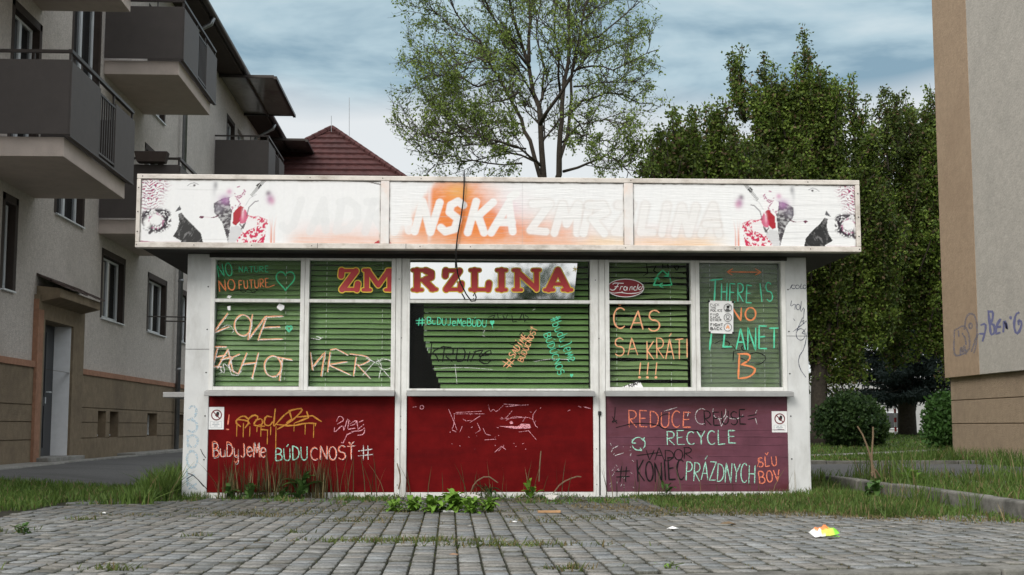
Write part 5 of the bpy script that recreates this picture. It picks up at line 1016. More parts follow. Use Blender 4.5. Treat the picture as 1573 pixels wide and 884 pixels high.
# ------------------------------------------------------------------ trees
M['bark'] = mat('bark', (0.060, 0.050, 0.040), 0.95, 0.35, 14, 0.8, 40, stain=(.04, .035, .03), samt=.6)
M['leaf'] = leafmat('spring_leaf', .30); M['leafd'] = leafmat('dense_leaf', .22); M['needle'] = leafmat('spruce_needle', .08, .8); M['bushleaf'] = leafmat('bush_leaf', .2)
def rand_dirs(n):
    v = RNG.normal(size=(n, 3)); return v / np.linalg.norm(v, axis=1, keepdims=True)
def leafquads(P, size, cols, aspect=.55, up=None, bend=.0):
    """One pointed leaf (rhombus) per point."""
    n = len(P); P = np.asarray(P); d = rand_dirs(n)
    if up is not None: d = d + np.array(up); d /= np.linalg.norm(d, axis=1, keepdims=True)
    e = rand_dirs(n); e = np.cross(d, e); e /= np.linalg.norm(e, axis=1, keepdims=True) + 1e-9
    s = (np.asarray(size) * np.ones(n))[:, None]
    V = np.stack([P, P + d * s * .5 + e * s * aspect * .5, P + d * s, P + d * s * .5 - e * s * aspect * .5], 1).reshape(-1, 3)
    return V, np.arange(4 * n).reshape(n, 4), np.repeat(cols, 4, 0)
def spring_tree():
    D = 26.0; base = G(2.3, D)
    t = thing('tree', (2.6, D, float(base)), 'tall airy tree in fresh small leaf with several stems rising behind the kiosk', 'tree')
    px = lambda cx, cy, dy=0: Vector(atY(560 + cx / 3.146, cy / 3.146, D + dy))
    tr = MB(); LP = []
    limbs = [  # (crop-pixel path, depth drift, radius px at foot, radius at end)
        ([(915, 2080), (905, 1500), (880, 1000), (865, 845), (850, 600), (815, 450), (790, 300), (740, 150), (700, 0), (660, -130)], .3, 21, 3, 1),
        ([(885, 1000), (940, 845), (945, 650), (955, 500), (985, 300), (985, 100), (1000, -80), (1010, -240)], -.4, 15, 3, 1),
        ([(880, 1000), (845, 845), (800, 680), (760, 580), (680, 430), (610, 320), (560, 200), (440, 60), (390, -40)], .8, 12, 2.5, 1),
        ([(935, 900), (985, 640), (1000, 480), (1010, 300), (1030, 200), (1130, 180), (1260, 70), (1330, 10)], .9, 9, 2, 1),
        ([(850, 600), (890, 530), (1000, 370), (1030, 220), (1060, 60), (1090, -80)], -1.2, 9, 2.5, 1),
        ([(800, 330), (700, 210), (620, 80), (560, -40), (520, -160)], -.6, 7, 2.5, 1), ([(795, 300), (800, 100), (790, -60), (800, -260)], .2, 8, 3, 1),
        ([(860, 480), (870, 330), (830, 180), (850, 30), (870, -150)], 1.3, 6, 2, 1), ([(950, 480), (940, 260), (920, 60), (930, -120)], -1.0, 6, 2, 1),
        ([(1000, 350), (1100, 320), (1200, 340), (1320, 280), (1420, 240)], -.8, 5, 1.5, 2), ([(985, 550), (1050, 490), (1160, 450), (1250, 460), (1330, 500), (1430, 520)], .7, 6, 1.5, 2),
        ([(850, 800), (800, 760), (740, 710), (640, 680), (540, 650), (480, 630), (400, 660)], -1.0, 6, 1.5, 2), ([(960, 830), (1080, 790), (1170, 750), (1230, 790), (1290, 850)], -.7, 6, 1.5, 2),
        ([(740, 450), (660, 490), (600, 505), (500, 510), (420, 485)], 1.0, 5, 1.5, 2), ([(640, 390), (550, 420), (480, 380), (400, 370), (290, 350)], -.9, 5, 1.5, 2),
        ([(560, 210), (450, 170), (340, 60), (290, 20)], .6, 4, 1.5, 2), ([(600, 300), (480, 260), (380, 255), (250, 250)], 1.1, 4, 1.5, 2), ([(1020, 260), (1130, 250), (1240, 200), (1330, 180), (1400, 160)], 1.2, 4, 1.5, 2),
        ([(690, 440), (780, 340), (700, 270)], .5, 3, 1.2, 2), ([(780, 720), (660, 690), (520, 660), (380, 690), (250, 640), (190, 600)], -.6, 4, 1.3, 2), ([(760, 790), (600, 790), (450, 760), (300, 740), (200, 720)], .9, 4, 1.3, 2), ([(620, 330), (500, 330), (390, 400), (330, 420)], .3, 3.5, 1.2, 2), ([(1000, 560), (1060, 640), (1140, 680), (1230, 690)], 1.0, 4, 1.2, 2), ([(820, 780), (700, 740), (600, 760), (480, 780), (330, 800)], 1.2, 5, 1.5, 2),
        ([(760, 600), (660, 590), (560, 600), (440, 640), (330, 600)], .2, 4, 1.3, 2), ([(640, 690), (520, 700), (400, 700), (250, 680), (170, 620)], .5, 3.5, 1.2, 2), ([(945, 700), (1040, 600), (1150, 580), (1260, 600)], -1.4, 4, 1.3, 2),
        ([(990, 130), (1100, 60), (1180, -40)], -.5, 4, 1.5, 1), ([(820, 470), (740, 330), (640, 250), (520, 300), (420, 320)], -1.5, 4, 1.3, 2), ([(1010, 420), (1120, 400), (1240, 400), (1380, 390)], .2, 4, 1.2, 2)]
    s_ = D / 2000 / 3.146
    paths = []
    for pts, dz, r0, r1, lvl in limbs:
        n = len(pts); P = [px(x, y, dz * math.sin(min(1, i / (n - 1)) * 1.9) * 1.5) for i, (x, y) in enumerate(pts)]
        Q = [Vector(q) for q in smooth_([tuple(p) for p in P], 0)]
        Q2 = [Q[0]]
        for a, b in zip(Q[:-1], Q[1:]): Q2 += [a.lerp(b, .5) + Vector([random.gauss(0, .02) for _ in range(3)]), b]
        R_ = [s_ * (r0 + (r1 - r0) * (i / (len(Q2) - 1)) ** .7) * 1.25 for i in range(len(Q2))]
        tr.tube(Q2, R_, 8 if r0 > 8 else 6); paths.append((Q2, R_, lvl))
    xa, xb = float(atY(594, 150, D)[0]), float(atY(1018, 150, D)[0])
    def grow(p, d, L, r, lvl):
        if not xa < p.x + d.x * L < xb: return
        d = (d + Vector((0, 0, .22))).normalized()
        n = 4 if L > .4 else 3; q = [p]; dd = d.copy()
        for i in range(n):
            dd = (dd + Vector([random.gauss(0, .16) for _ in range(3)]) + Vector((0, 0, .05 if lvl < 3 else -.02))).normalized(); q.append(q[-1] + dd * L / n)
        tr.tube(q, [r * (1 - .75 * i / n) for i in range(n + 1)], 4 if lvl > 1 else 5, cap=False)
        if lvl >= 3:
            for a, b in zip(q[:-1], q[1:]): LP.append((a, b))
            return
        k = random.randint(6, 8) if lvl == 2 else random.randint(5, 7)
        for i in range(k):
            f = .25 + .75 * (i + random.random()) / k; j = min(n - 1, int(f * n)); pp = q[j].lerp(q[j + 1], f * n - j if f * n - j <= 1 else 1)
            side = dd.cross(Vector(rand_dirs(1)[0])).normalized(); grow(pp, (dd * .75 + side * random.uniform(.5, 1.0)).normalized(), L * random.uniform(.42, .66), r * .55, lvl + 1)
    for Q, R_, lvl in paths:
        tot = len(Q); m = int(5 + tot * 1.0)
        for i in range(m):
            f = (.38 if lvl == 1 else .15) + (.62 if lvl == 1 else .85) * (i + random.random()) / m; j = min(tot - 2, int(f * (tot - 1)))
            if Q[j].z < 5.2: continue
            d = (Q[j + 1] - Q[j]).normalized(); side = d.cross(Vector(rand_dirs(1)[0])).normalized()
            grow(Q[j].lerp(Q[j + 1], random.random()), (d * .7 + side * random.uniform(.6, 1.0)).normalized(), random.uniform(.6, 1.05) * (1.1 if lvl == 1 else .8), max(.010, R_[j] * .36), 1 if random.random() < .55 else 2)
    tr.build('trunk', M['bark'], t, smooth=True)
    A = np.array([[*a] for a, b in LP]); Bq = np.array([[*b] for a, b in LP]); k = 3
    f = RNG.random((len(A) * k, 1)); P = np.repeat(A, k, 0) * (1 - f) + np.repeat(Bq, k, 0) * f + RNG.normal(0, .025, (len(A) * k, 3))
    keep = RNG.random(len(P)) < (.10 + .60 * fbm(P[:, 0], P[:, 2] + P[:, 1], .55, 5)); P = P[keep]
    sh = RNG.random((len(P), 1)); c = np.array([.12, .19, .035]) * (1 - sh) + np.array([.24, .32, .075]) * sh
    V, Q, C = leafquads(P, RNG.uniform(.04, .075, len(P)), c, .62, (0, 0, -.2))
    fastmesh('crown', V, Q, M['leaf'], C, t); print('spring leaves', len(P), 'segs', len(LP))
spring_tree()

def maple(name, label, D, tips, trunk_px, base_z, mass, seed, nleaf, group, pal=0):
    """Dense broad crown: upright leafy shoots (tips) rising out of clumps (mass), all placed at real depth."""
    rg = np.random.default_rng(seed); b = atY(trunk_px, 600, D); t = thing(name, (float(b[0]), D, base_z), label, 'tree', group)
    W = lambda x, y, d=0: np.array(atY(x, y, D + d))
    s = D / 2000; tr = MB(); bx = float(b[0]); P = []; T = []
    ctr = np.array([bx, D, base_z])
    def shoot(root, top, w_):                # an upright twig clothed in tufts of leaf
        L = float(np.linalg.norm(top - root)); k0_ = len(P); tr.tube([tuple(root), tuple((root + top) / 2 + rg.normal(0, .05, 3)), tuple(top)], [.03, .018, .005], 4, cap=False)
        m = int(27 * L * w_) + 3; f = rg.random(m) ** .85
        for fi in f:
            q0 = top + (root - top) * fi; r = (.03 + .15 * min(1, fi * 1.3)) * w_; q0 = q0 + rg.normal(size=3) * np.array([r, r, .05]); P.append(q0 + rg.normal(size=(11, 3)) * np.array([.07, .07, .06]))
        tone = rg.uniform(.45, 1.45); T.extend([tone] * (11 * (len(P) - k0_)))
    for (cx, cy, rx, ry) in mass:            # each clump: a shell of upright shoots round a darker inside
        c0 = W(cx, cy); n = int(rx * ry * (.0060 if cy < 290 else .0085)) + 5; E3 = np.array([rx * s, min(rx, 110) * s * .9, ry * s])
        for _ in range(n):
            d = rg.normal(size=3); d /= np.linalg.norm(d); top = c0 + d * E3 * rg.uniform(.75, 1.05) + np.array([0, 0, rg.uniform(.1, .8) * (d[2] > -.2)]); L = rg.uniform(1.1, 2.0)
            root = top - np.array([d[0] * .45 + rg.normal(0, .12), d[1] * .45, 1.0]) * L; shoot(root, top, rg.uniform(.75, 1.15))
        m = int(rx * ry * .035); d = rg.normal(size=(m, 3)); d /= np.linalg.norm(d, axis=1, keepdims=True); cc = c0 + d * (rg.random((m, 1)) ** .5 * .85) * E3
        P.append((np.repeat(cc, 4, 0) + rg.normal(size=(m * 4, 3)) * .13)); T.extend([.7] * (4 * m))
        k0 = Vector(ctr) + Vector((0, 0, 1.6)); k1 = Vector(c0); mid = k0.lerp(k1, .5) + Vector((0, rg.uniform(-.4, .4), .5)); tr.tube([k0, mid, k1], [.09, .06, .02], 6)
        for _ in range(4):
            d = rg.normal(size=3); d /= np.linalg.norm(d); tr.tube([mid, mid.lerp(k1, .6), k1 + Vector(d * E3) * .8], [.035, .025, .008], 5)
    for (x, y, w_) in tips:
        top = W(x, y, rg.uniform(-1.2, 1.2)); L = rg.uniform(1.6, 2.4); root = top + np.array([(bx - top[0]) * .14 + rg.normal(0, .12), 0, -L]); shoot(root, top, w_)
        for _ in range(5):
            f = rg.uniform(.25, .9); q = top + (root - top) * f; a = rg.uniform(0, 6.28); t2 = q + np.array([math.cos(a) * .3, math.sin(a) * .3, .45]) * rg.uniform(.6, 1.3); shoot(q + np.array([0, 0, -.3]), t2, .7 * w_)
    P = np.concatenate(P); T = np.array(T); k_ = P[:, 2] > base_z + 1.2; P = P[k_]; T = T[k_][:, None]
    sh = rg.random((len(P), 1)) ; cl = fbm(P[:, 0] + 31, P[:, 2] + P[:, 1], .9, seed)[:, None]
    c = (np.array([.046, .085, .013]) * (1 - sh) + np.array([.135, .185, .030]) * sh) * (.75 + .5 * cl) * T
    br = rg.random(len(P)) < .10; c[br] = np.array([.135, .095, .050]) * rg.uniform(.6, 1.2, (br.sum(), 1))     # hanging keys
    V, Q, C = leafquads(P, rg.uniform(.065, .12, len(P)), c, .6, (0, 0, .1))
    fastmesh('crown', V, Q, M['leafd'], C, t)
    tr.tube([(bx + .05, D, base_z - .1), (bx + .02, D, base_z + .35), (bx, D, base_z + 1.2), (bx + .05, D, base_z + 2.4), (bx + .15, D + .1, base_z + 4.0)], [.34, .25, .21, .19, .12], 10)
    tr.build('trunk', M['bark'], t, smooth=True); print(name, len(P)); return t
TG = 'dense broadleaf trees on the right'
def gz(x, y): return float(G(x, y))
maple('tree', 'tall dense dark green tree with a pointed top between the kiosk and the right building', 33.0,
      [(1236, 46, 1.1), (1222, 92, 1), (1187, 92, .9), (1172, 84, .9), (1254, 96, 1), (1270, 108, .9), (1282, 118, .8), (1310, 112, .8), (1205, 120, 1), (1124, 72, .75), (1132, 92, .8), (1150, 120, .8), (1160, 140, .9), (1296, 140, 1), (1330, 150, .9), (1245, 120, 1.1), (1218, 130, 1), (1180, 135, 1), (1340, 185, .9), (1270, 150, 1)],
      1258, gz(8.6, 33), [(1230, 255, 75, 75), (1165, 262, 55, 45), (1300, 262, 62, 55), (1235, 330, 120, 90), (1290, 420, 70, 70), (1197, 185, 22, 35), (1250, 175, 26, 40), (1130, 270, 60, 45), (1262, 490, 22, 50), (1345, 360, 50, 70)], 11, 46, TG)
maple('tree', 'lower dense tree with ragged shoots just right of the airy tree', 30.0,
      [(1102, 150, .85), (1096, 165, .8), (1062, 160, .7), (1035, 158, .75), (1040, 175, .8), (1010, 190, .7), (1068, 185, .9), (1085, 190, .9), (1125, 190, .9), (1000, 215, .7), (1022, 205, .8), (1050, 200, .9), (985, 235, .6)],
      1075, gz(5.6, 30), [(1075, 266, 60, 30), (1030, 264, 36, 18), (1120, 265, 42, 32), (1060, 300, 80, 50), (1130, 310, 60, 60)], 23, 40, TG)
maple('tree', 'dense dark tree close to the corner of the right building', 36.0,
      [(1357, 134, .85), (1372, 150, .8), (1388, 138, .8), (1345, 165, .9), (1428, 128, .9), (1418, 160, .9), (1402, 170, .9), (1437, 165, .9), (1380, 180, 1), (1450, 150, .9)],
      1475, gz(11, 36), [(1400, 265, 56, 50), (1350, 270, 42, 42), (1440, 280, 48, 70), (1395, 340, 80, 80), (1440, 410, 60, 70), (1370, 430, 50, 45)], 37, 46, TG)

def spruce():
    D = 41.0; p = atY(1394, 667, D); bz = gz(float(p[0]), D); t = thing('spruce', (float(p[0]), D, bz), 'dark blue green spruce with drooping boughs on the far lawn', 'tree')
    tr = MB(); bx = float(p[0]); tr.tube([(bx, D, bz - .1), (bx, D, bz + 1.5), (bx, D, bz + 4), (bx, D, bz + 8.2)], [.30, .25, .18, .03], 10); P = []; rg = np.random.default_rng(5)
    for z in np.arange(1.25, 8.0, .26):
        L = 2.7 * (1 - (z - .9) / 7.6) ** .75
        for k in range(11):
            a = rg.uniform(0, 2 * math.pi); l = L * rg.uniform(.75, 1.1); droop = rg.uniform(.10, .30) if z > 2.2 else rg.uniform(.05, .2); q = []
            for i in range(6):
                f = i / 5; q.append((bx + math.cos(a) * l * f, D + math.sin(a) * l * f, bz + z - droop * l * f + .22 * l * f * f * .5))
            tr.tube(q, [.03 * (1 - f * .8) for f in (0, .2, .4, .6, .8, 1)], 4, cap=False); q = np.array(q); n = int(95 * l)
            f = rg.random(n) ** .75 * 4.999; j = f.astype(int); fr = (f - j)[:, None]; c = q[j] * (1 - fr) + q[j + 1] * fr
            side = np.array([-math.sin(a), math.cos(a), 0]) * (rg.normal(size=(n, 1)) * .20 * (1.15 - f[:, None] / 6)); P.append(c + side + rg.normal(size=(n, 3)) * np.array([.03, .03, .045]) - np.array([0, 0, .05]))
    P = np.concatenate(P); sh = rg.random((len(P), 1)); c = np.array([.016, .028, .026]) * (1 - sh) + np.array([.034, .052, .046]) * sh
    V, Q, C = leafquads(P, rg.uniform(.12, .22, len(P)), c, .32, (0, 0, -.25)); fastmesh('crown', V, Q, M['needle'], C, t); tr.build('trunk', M['bark'], t, smooth=True)
spruce()
def bush(px, py_base, D, rx, h, label, seed, n, c0, c1):
    rg = np.random.default_rng(seed); b = atY(px, py_base, D); bz = gz(float(b[0]), D); t = thing('bush', (float(b[0]), D, bz), label, 'bush', 'bushes on the lawn')
    d = rg.normal(size=(n, 3)); d /= np.linalg.norm(d, axis=1, keepdims=True); r = rg.random((n, 1)) ** .3 * (.66 + .60 * fbm(np.arctan2(d[:, 1], d[:, 0]) * 3 + 20, d[:, 2] * 3 + 9, .9, seed)[:, None])
    P = np.array([float(b[0]), D, bz + h * .48]) + d * r * np.array([rx, rx * .8, h * .52]); P = P[P[:, 2] > bz + .03]
    sh = rg.random((len(P), 1)); V, Q, C = leafquads(P, rg.uniform(.06, .12, len(P)), np.array(c0) * (1 - sh) + np.array(c1) * sh, .6, (0, 0, .5)); fastmesh('foliage', V, Q, M['bushleaf'], C, t)
    mb = MB()
    for k in range(9): a = rg.uniform(0, 6.28); mb.tube([(float(b[0]) + .1 * math.cos(a), D + .1 * math.sin(a), bz - .05), (float(b[0]) + rx * .6 * math.cos(a), D + rx * .5 * math.sin(a), bz + h * .7)], [.02, .006], 5)
    mb.build('stems', M['bark'], t)
bush(1304, 682, 31.0, .82, 1.32, 'broad dark round bush left of the spruce', 3, 9000, (.018, .042, .014), (.045, .085, .022))
bush(1346, 678, 32.0, .34, .95, 'small lighter bush at the right end of the broad bush', 8, 2800, (.035, .07, .018), (.07, .125, .03))
bush(1458, 683, 28.0, .62, 1.30, 'bright green bush beside the corner of the right building', 4, 6000, (.035, .085, .018), (.06, .14, .03))
# trees and a house across the road, behind the viewer: they show in the window film
for x, y, s_, src, lab in ((4.2, -19.0, .62, 'maple', 'broad tree across the road, left of two'), (11.5, -22.0, .72, 'maple', 'broad tree across the road, right of two')):
    n = 5200; rg = np.random.default_rng(int(x * 10)); t = thing('tree', (x, y, -.12), lab, 'tree', 'trees across the road')
    cs_ = rg.normal(size=(70, 3)) * np.array([1.7, 1.2, .8]) + np.array([x, y, 4.35]); P = (cs_[rg.integers(0, 70, n)] + rg.normal(size=(n, 3)) * .28); P = P[P[:, 2] > 1.5]
    V, Q, C = leafquads(P, rg.uniform(.14, .26, len(P)), np.array([.04, .08, .02]) * rg.uniform(.6, 1.5, (len(P), 1)), .6); fastmesh('crown', V, Q, M['leafd'], C, t)
    mb = MB(); mb.tube([(x, y, -.2), (x, y, 2), (x + .2, y, 4.2)], [.2, .15, .05], 8); mb.build('trunk', M['bark'], t)
sheet('far_ground', np.array([-400, -50, 0, 50, 400.]), np.array([-400, -60, -20, -8.0]), -.11, M['lawn_soil'])

# ------------------------------------------------------------------ grass and weeds
M['grass'] = leafmat('grass_blade', .25, .55)
GREEN = (np.array([.050, .095, .018]), np.array([.115, .180, .038])); DRY = (np.array([.13, .10, .045]), np.array([.24, .19, .095])); FRESH = (np.array([.06, .13, .02]), np.array([.12, .21, .045]))
def blades(P, h, w, lean, pal, dry=0.0, rg=RNG, curl=.5):
    """Curved tapered grass blades: 3 quads each."""
    n = len(P); P = np.asarray(P); h = np.asarray(h) * np.ones(n); az = rg.uniform(0, 2 * math.pi, n); ln = np.abs(rg.normal(0, lean, n)) + .05
    d = np.stack([np.cos(az), np.sin(az), np.zeros(n)], 1); tw = rg.uniform(0, 2 * math.pi, n); e = np.stack([np.cos(tw), np.sin(tw), np.zeros(n)], 1); V = []
    for f, ww in ((0, 1), (.4, .9), (.75, .6), (1, .06)):
        c = P + d * (ln * h * (f ** (1 + curl)))[:, None] + np.array([0, 0, 1]) * (h * (f - .22 * ln * f * f * curl))[:, None]; wv = (np.asarray(w) * ww * .5 * np.ones(n))[:, None]; V += [c - e * wv, c + e * wv]
    V = np.stack(V, 1).reshape(-1, 3); b = np.arange(n)[:, None] * 8; Q = np.concatenate([b + np.array([[0, 1, 3, 2]]), b + np.array([[2, 3, 5, 4]]), b + np.array([[4, 5, 7, 6]])], 1).reshape(-1, 4)
    s = rg.random((n, 1)); c = (pal[0] * (1 - s) + pal[1] * s) * (.55 + .9 * fbm(P[:, 0], P[:, 1], 2.6, 66, 3)[:, None]); dm = rg.random(n) < dry; s2 = rg.random((n, 1)); c[dm] = (DRY[0] * (1 - s2) + DRY[1] * s2)[dm]
    return V, Q, np.repeat(c, 8, 0)
def merge(parts):
    V, Q, C = [], [], []; k = 0
    for v, q, c in parts: V.append(v); Q.append(q + k); C.append(c); k += len(v)
    return np.concatenate(V), np.concatenate(Q), np.concatenate(C)
def scatter(x0, x1, y0, y1, n, f, rg=RNG):
    x = rg.uniform(x0, x1, n); y = rg.uniform(y0, y1, n); k = rg.random(n) < f(x, y); x, y = x[k], y[k]; return np.stack([x, y, G(x, y) - .01], 1)
def clumpy(s, thr, seed): return lambda x, y: sstep(thr, thr + .16, fbm(x, y, s, seed))
def stuff(name, parts, label):
    V, Q, C = merge(parts); o = fastmesh(name, V, Q, M['grass'], C); tag(o, label, 'grass', kind='stuff'); return o
kx0 = xL0
# tall grass at the left corner, thinning to a low verge
pl_ = []
P = scatter(-3.6, kx0 - .02, 11.2, 13.6, 9000, lambda x, y: sstep(-3.7, -2.65, x) * sstep(.30, .5, fbm(x, y, 2.2, 61)) * (y < 13.5 - .4 * (x < -3)) * (.25 + .75 * sstep(-3.3, -2.5, x))); hh = (.06 + .24 * sstep(-3.2, -2.55, P[:, 0])) * RNG.uniform(.5, 1.25, len(P)) * (.55 + .45 * sstep(11.3, 12.0, P[:, 1]))
pl_.append(blades(P, hh, .011, .45, GREEN, .05))
P = scatter(-7.5, -2.2, 10.4, 13.9, 30000, lambda x, y: ((x < -3.35 + .35 * (fbm(x, y, 1.5, 4) - .5) - np.maximum(0, 10.6 - y) * 1.2) | (y > 11.6)) * (y < 13.5 + .5 * fbm(x, y, 1.3, 5) - .55 * (x + 3.2)) * .9); pl_.append(blades(P, RNG.uniform(.03, .10, len(P)), .009, .6, GREEN, .08))
stuff('grass', pl_, 'long green grass spilling over at the left corner of the kiosk')
# low weedy growth along the foot of the kiosk and in the joints
pw = []
P = scatter(kx0 - .3, xR1 + .2, 11.1, 12.18, 13000, lambda x, y: sstep(.56, .74, fbm(x, y, 1.9, 71) + .18 * sstep(11.75, 12.15, y) + .10 * sstep(1.0, 3.2, x))); pw.append(blades(P, RNG.uniform(.015, .065, len(P)), .011, .8, FRESH, .22))
P = scatter(-2.1, -.6, 12.02, 12.17, 420, lambda x, y: .2 + .8 * (x < -1.1)); pw.append(blades(P, RNG.uniform(.18, .48, len(P)), .008, .18, (np.array([.05, .055, .02]), np.array([.09, .085, .035])), .15))
P = scatter(-.6, 3.3, 12.02, 12.17, 120, lambda x, y: .6 + 0 * x); pw.append(blades(P, RNG.uniform(.12, .38, len(P)), .007, .25, (np.array([.05, .055, .02]), np.array([.09, .085, .035])), .3))
P = scatter(-2.7, 3.6, 8.9, 11.9, 42000, lambda x, y: sstep(.56, .70, fbm(x * 1, y * 1.8, 1.3, 83) + .15 * np.exp(-((y - 10.0 + .25 * (x > 1)) / .55) ** 2) * sstep(-1.6, -.6, x) - .12 * sstep(-.8, -1.8, x) + .12 * sstep(1.2, 3, x) * sstep(9.0, 10.0, y))); pw.append(blades(P, RNG.uniform(.008, .035, len(P)), .009, .9, (np.array([.05, .06, .02]), np.array([.10, .115, .035])), .35))
for (x, y, rx, ry, n) in ((-.25, 7.55, .55, .13, 900), (.35, 7.25, .5, .10, 500), (-2.95, 8.3, .28, .25, 420), (.55, 6.05, .10, .06, 120), (-1.55, 6.15, .14, .06, 90), (-2.3, 6.2, .2, .08, 120), (-2.55, 9.4, .12, .08, 90), (-1.5, 7.9, .08, .05, 50), (-.95, 8.2, .1, .06, 40)):
    q = RNG.normal(size=(n, 2)) * .5; q = np.stack([x + q[:, 0] * rx, y + q[:, 1] * ry, np.full(n, -.008)], 1); pw.append(blades(q, RNG.uniform(.008, .05, n), .008, .8, (np.array([.06, .085, .02]), np.array([.12, .155, .04])), .25))
n = 9000; cx_ = np.round((RNG.uniform(-3.2, 3.6, n) + 5.2) / .114) * .114 - 5.2; cy_ = RNG.uniform(6, 11.8, n); k = (RNG.random(n) < sstep(.34, .62, fbm(cx_, cy_, .9, 91))) & (kside(cx_, cy_) > .25)
q = np.stack([cx_ + RNG.normal(0, .006, n), cy_, np.full(n, -.012)], 1)[k]; pw.append(blades(q, RNG.uniform(.008, .022, len(q)), .006, .8, (np.array([.05, .06, .025]), np.array([.085, .10, .035])), .3))
stuff('weeds', pw, 'low weeds and moss growing in the paving joints before the kiosk')
# right verge
pr = []
edge = lambda x: 9.75 - .62 * (x - 2.2)
P = scatter(1.7, 4.04, 7.6, 12.6, 34000, lambda x, y: sstep(-.15, .9, y - edge(x) + 1.1 * (fbm(x, y, 1.9, 13) - .5)) * ((y < 12.15) | (x > xR1 + .02)) * (.45 + .55 * sstep(.35, .55, fbm(x, y, 1.8, 15)))); hh = RNG.uniform(.03, .11, len(P)) * (.55 + .6 * sstep(2.4, 3.4, P[:, 0]) - .5 * sstep(3.5, 3.95, P[:, 0])); pr.append(blades(P, hh, .009, .55, GREEN, .14))
P = scatter(1.0, 4.02, 7.5, 11.9, 16000, lambda x, y: np.exp(-((y - edge(x) - .22 - .5 * (fbm(x, y, 1.5, 14) - .5)) / .36) ** 2)); pr.append(blades(P, RNG.uniform(.012, .045, len(P)), .008, 1.2, DRY, .5))
P = scatter(3.72, 3.97, 7.6, 13.0, 1500, lambda x, y: sstep(.5, .68, fbm(x, y, 1.3, 19))); pr.append(blades(P, RNG.uniform(.10, .26, len(P)), .008, .4, GREEN, .12))
P = scatter(4.10, 8.6, 7.2, 13.9, 28000, lambda x, y: (.25 + .75 * sstep(.38, .55, fbm(x, y, 1.2, 29))) * (.35 + .65 * sstep(4.1, 4.5, x)) * ((y < 12.5) | ((y > 12.68) & (y < 13.95)))); pr.append(blades(P, RNG.uniform(.04, .15, len(P)) * (.7 + .5 * fbm(P[:, 0], P[:, 1], 1.5, 8)), .009, .5, GREEN, .12))
P = scatter(4.16, 5.2, 11.0, 13.7, 900, lambda x, y: sstep(.4, .6, fbm(x, y, 2, 77))); pr.append(blades(P, RNG.uniform(.18, .40, len(P)), .009, .35, GREEN, .15))
P = scatter(7.7, 8.6, 17.5, 22.4, 2500, lambda x, y: .6 + 0 * x); pr.append(blades(P, RNG.uniform(.06, .28, len(P)), .012, .4, GREEN, .08))
P = scatter(3.45, 4.1, 12.6, 14.2, 1600, lambda x, y: sstep(.4, .6, fbm(x, y, 2, 31))); pr.append(blades(P, RNG.uniform(.05, .14, len(P)), .009, .5, GREEN, .1))
stuff('grass', pr, 'mixed green and dry grass of the verge right of the kiosk')
P = scatter(2.5, 20, 19.4, 46, 60000, lambda x, y: (np.abs(y - (25.0 + 0.95 * (x - 7.0))) > 0.5) * np.minimum(1, (24 / y) ** 1.3)); stuff('lawn', [blades(P, RNG.uniform(.03, .09, len(P)), .022 * np.clip(P[:, 1] / 22, 1, 2), .5, GREEN, .05)], 'short green lawn under the trees behind the kiosk')

def weed(label, x, y, h, n, pal, seed, wide=.42, droop=.4, zbase=None, cat='plant'):
    """Broad-leaved rosette with a few stems: leaf blades are folded 2x4 quads."""
    rg = np.random.default_rng(seed); z0 = float(G(x, y)) if zbase is None else zbase; t = thing('weed', (x, y, z0), label, cat, 'broad leaved weeds around the kiosk'); V = []; Q = []; C = []; mb = MB()
    for k in range(n):
        a = rg.uniform(0, 2 * math.pi); el = rg.uniform(.35, 1.35); L = h * rg.uniform(.45, .8); o = np.array([x, y, z0]) + np.array([rg.normal(0, .02), rg.normal(0, .02), rg.random() ** 1.2 * h * .55]); d = np.array([math.cos(a) * math.cos(el), math.sin(a) * math.cos(el), math.sin(el)]); sd = np.array([-math.sin(a), math.cos(a), 0]); w_ = L * wide * rg.uniform(.7, 1.1); b = len(V); c = pal[0] + (pal[1] - pal[0]) * rg.random()
        for i in range(6):
            f = i / 5; ww = w_ * .5 * math.sin(math.pi * min(.97, .10 + .86 * f)) ** .8; p = o + d * L * f - np.array([0, 0, droop * L * f * f]); V += [p - sd * ww + np.array([0, 0, ww * .35]), p, p + sd * ww + np.array([0, 0, ww * .35])]; C += [c * .95, c * 1.12, c * .95]
        for i in range(5):
            for j in (0, 1): Q.append((b + 3 * i + j, b + 3 * i + j + 1, b + 3 * i + j + 4, b + 3 * i + j + 3))
    for k in range(4): mb.tube([(x, y, z0 - .02), (x + rg.normal(0, .02), y, z0 + h * .3), (x + rg.normal(0, .04), y + rg.normal(0, .03), z0 + h * rg.uniform(.5, .7))], [.005, .004, .002], 5)
    fastmesh('leaves', V, Q, M['grass'], np.array(C), t, smooth=True); mb.build('stems', M['stem'], t)
M['stem'] = mat('green_stem', (.07, .09, .03), .8, .2, 20); M['drystem'] = mat('dry_stem', (.17, .12, .075), .9, .25, 20)
DK = (np.array([.045, .10, .025]), np.array([.085, .165, .04])); LT = (np.array([.11, .22, .025]), np.array([.19, .33, .05]))
def gx(px, y): return float(y * ray(px, 700)[0] / ray(px, 700)[1])
weed('tall leafy dock against the left red panel below the writing', gx(465, 12.05), 12.05, .30, 26, DK, 1, .38)
weed('small leafy weed between thin stalks at the left red panel', gx(388, 12.05), 12.05, .22, 14, DK, 2)
weed('leafy weed halfway between the corner post and the tall dock', gx(352, 12.0), 12.0, .17, 12, DK, 3)
weed('weed just left of the tall dock', gx(432, 12.05), 12.05, .15, 9, DK, 4)
weed('upright leafy weed before the middle red panel', gx(816, 12.0), 12.0, .20, 14, LT, 5, .4)
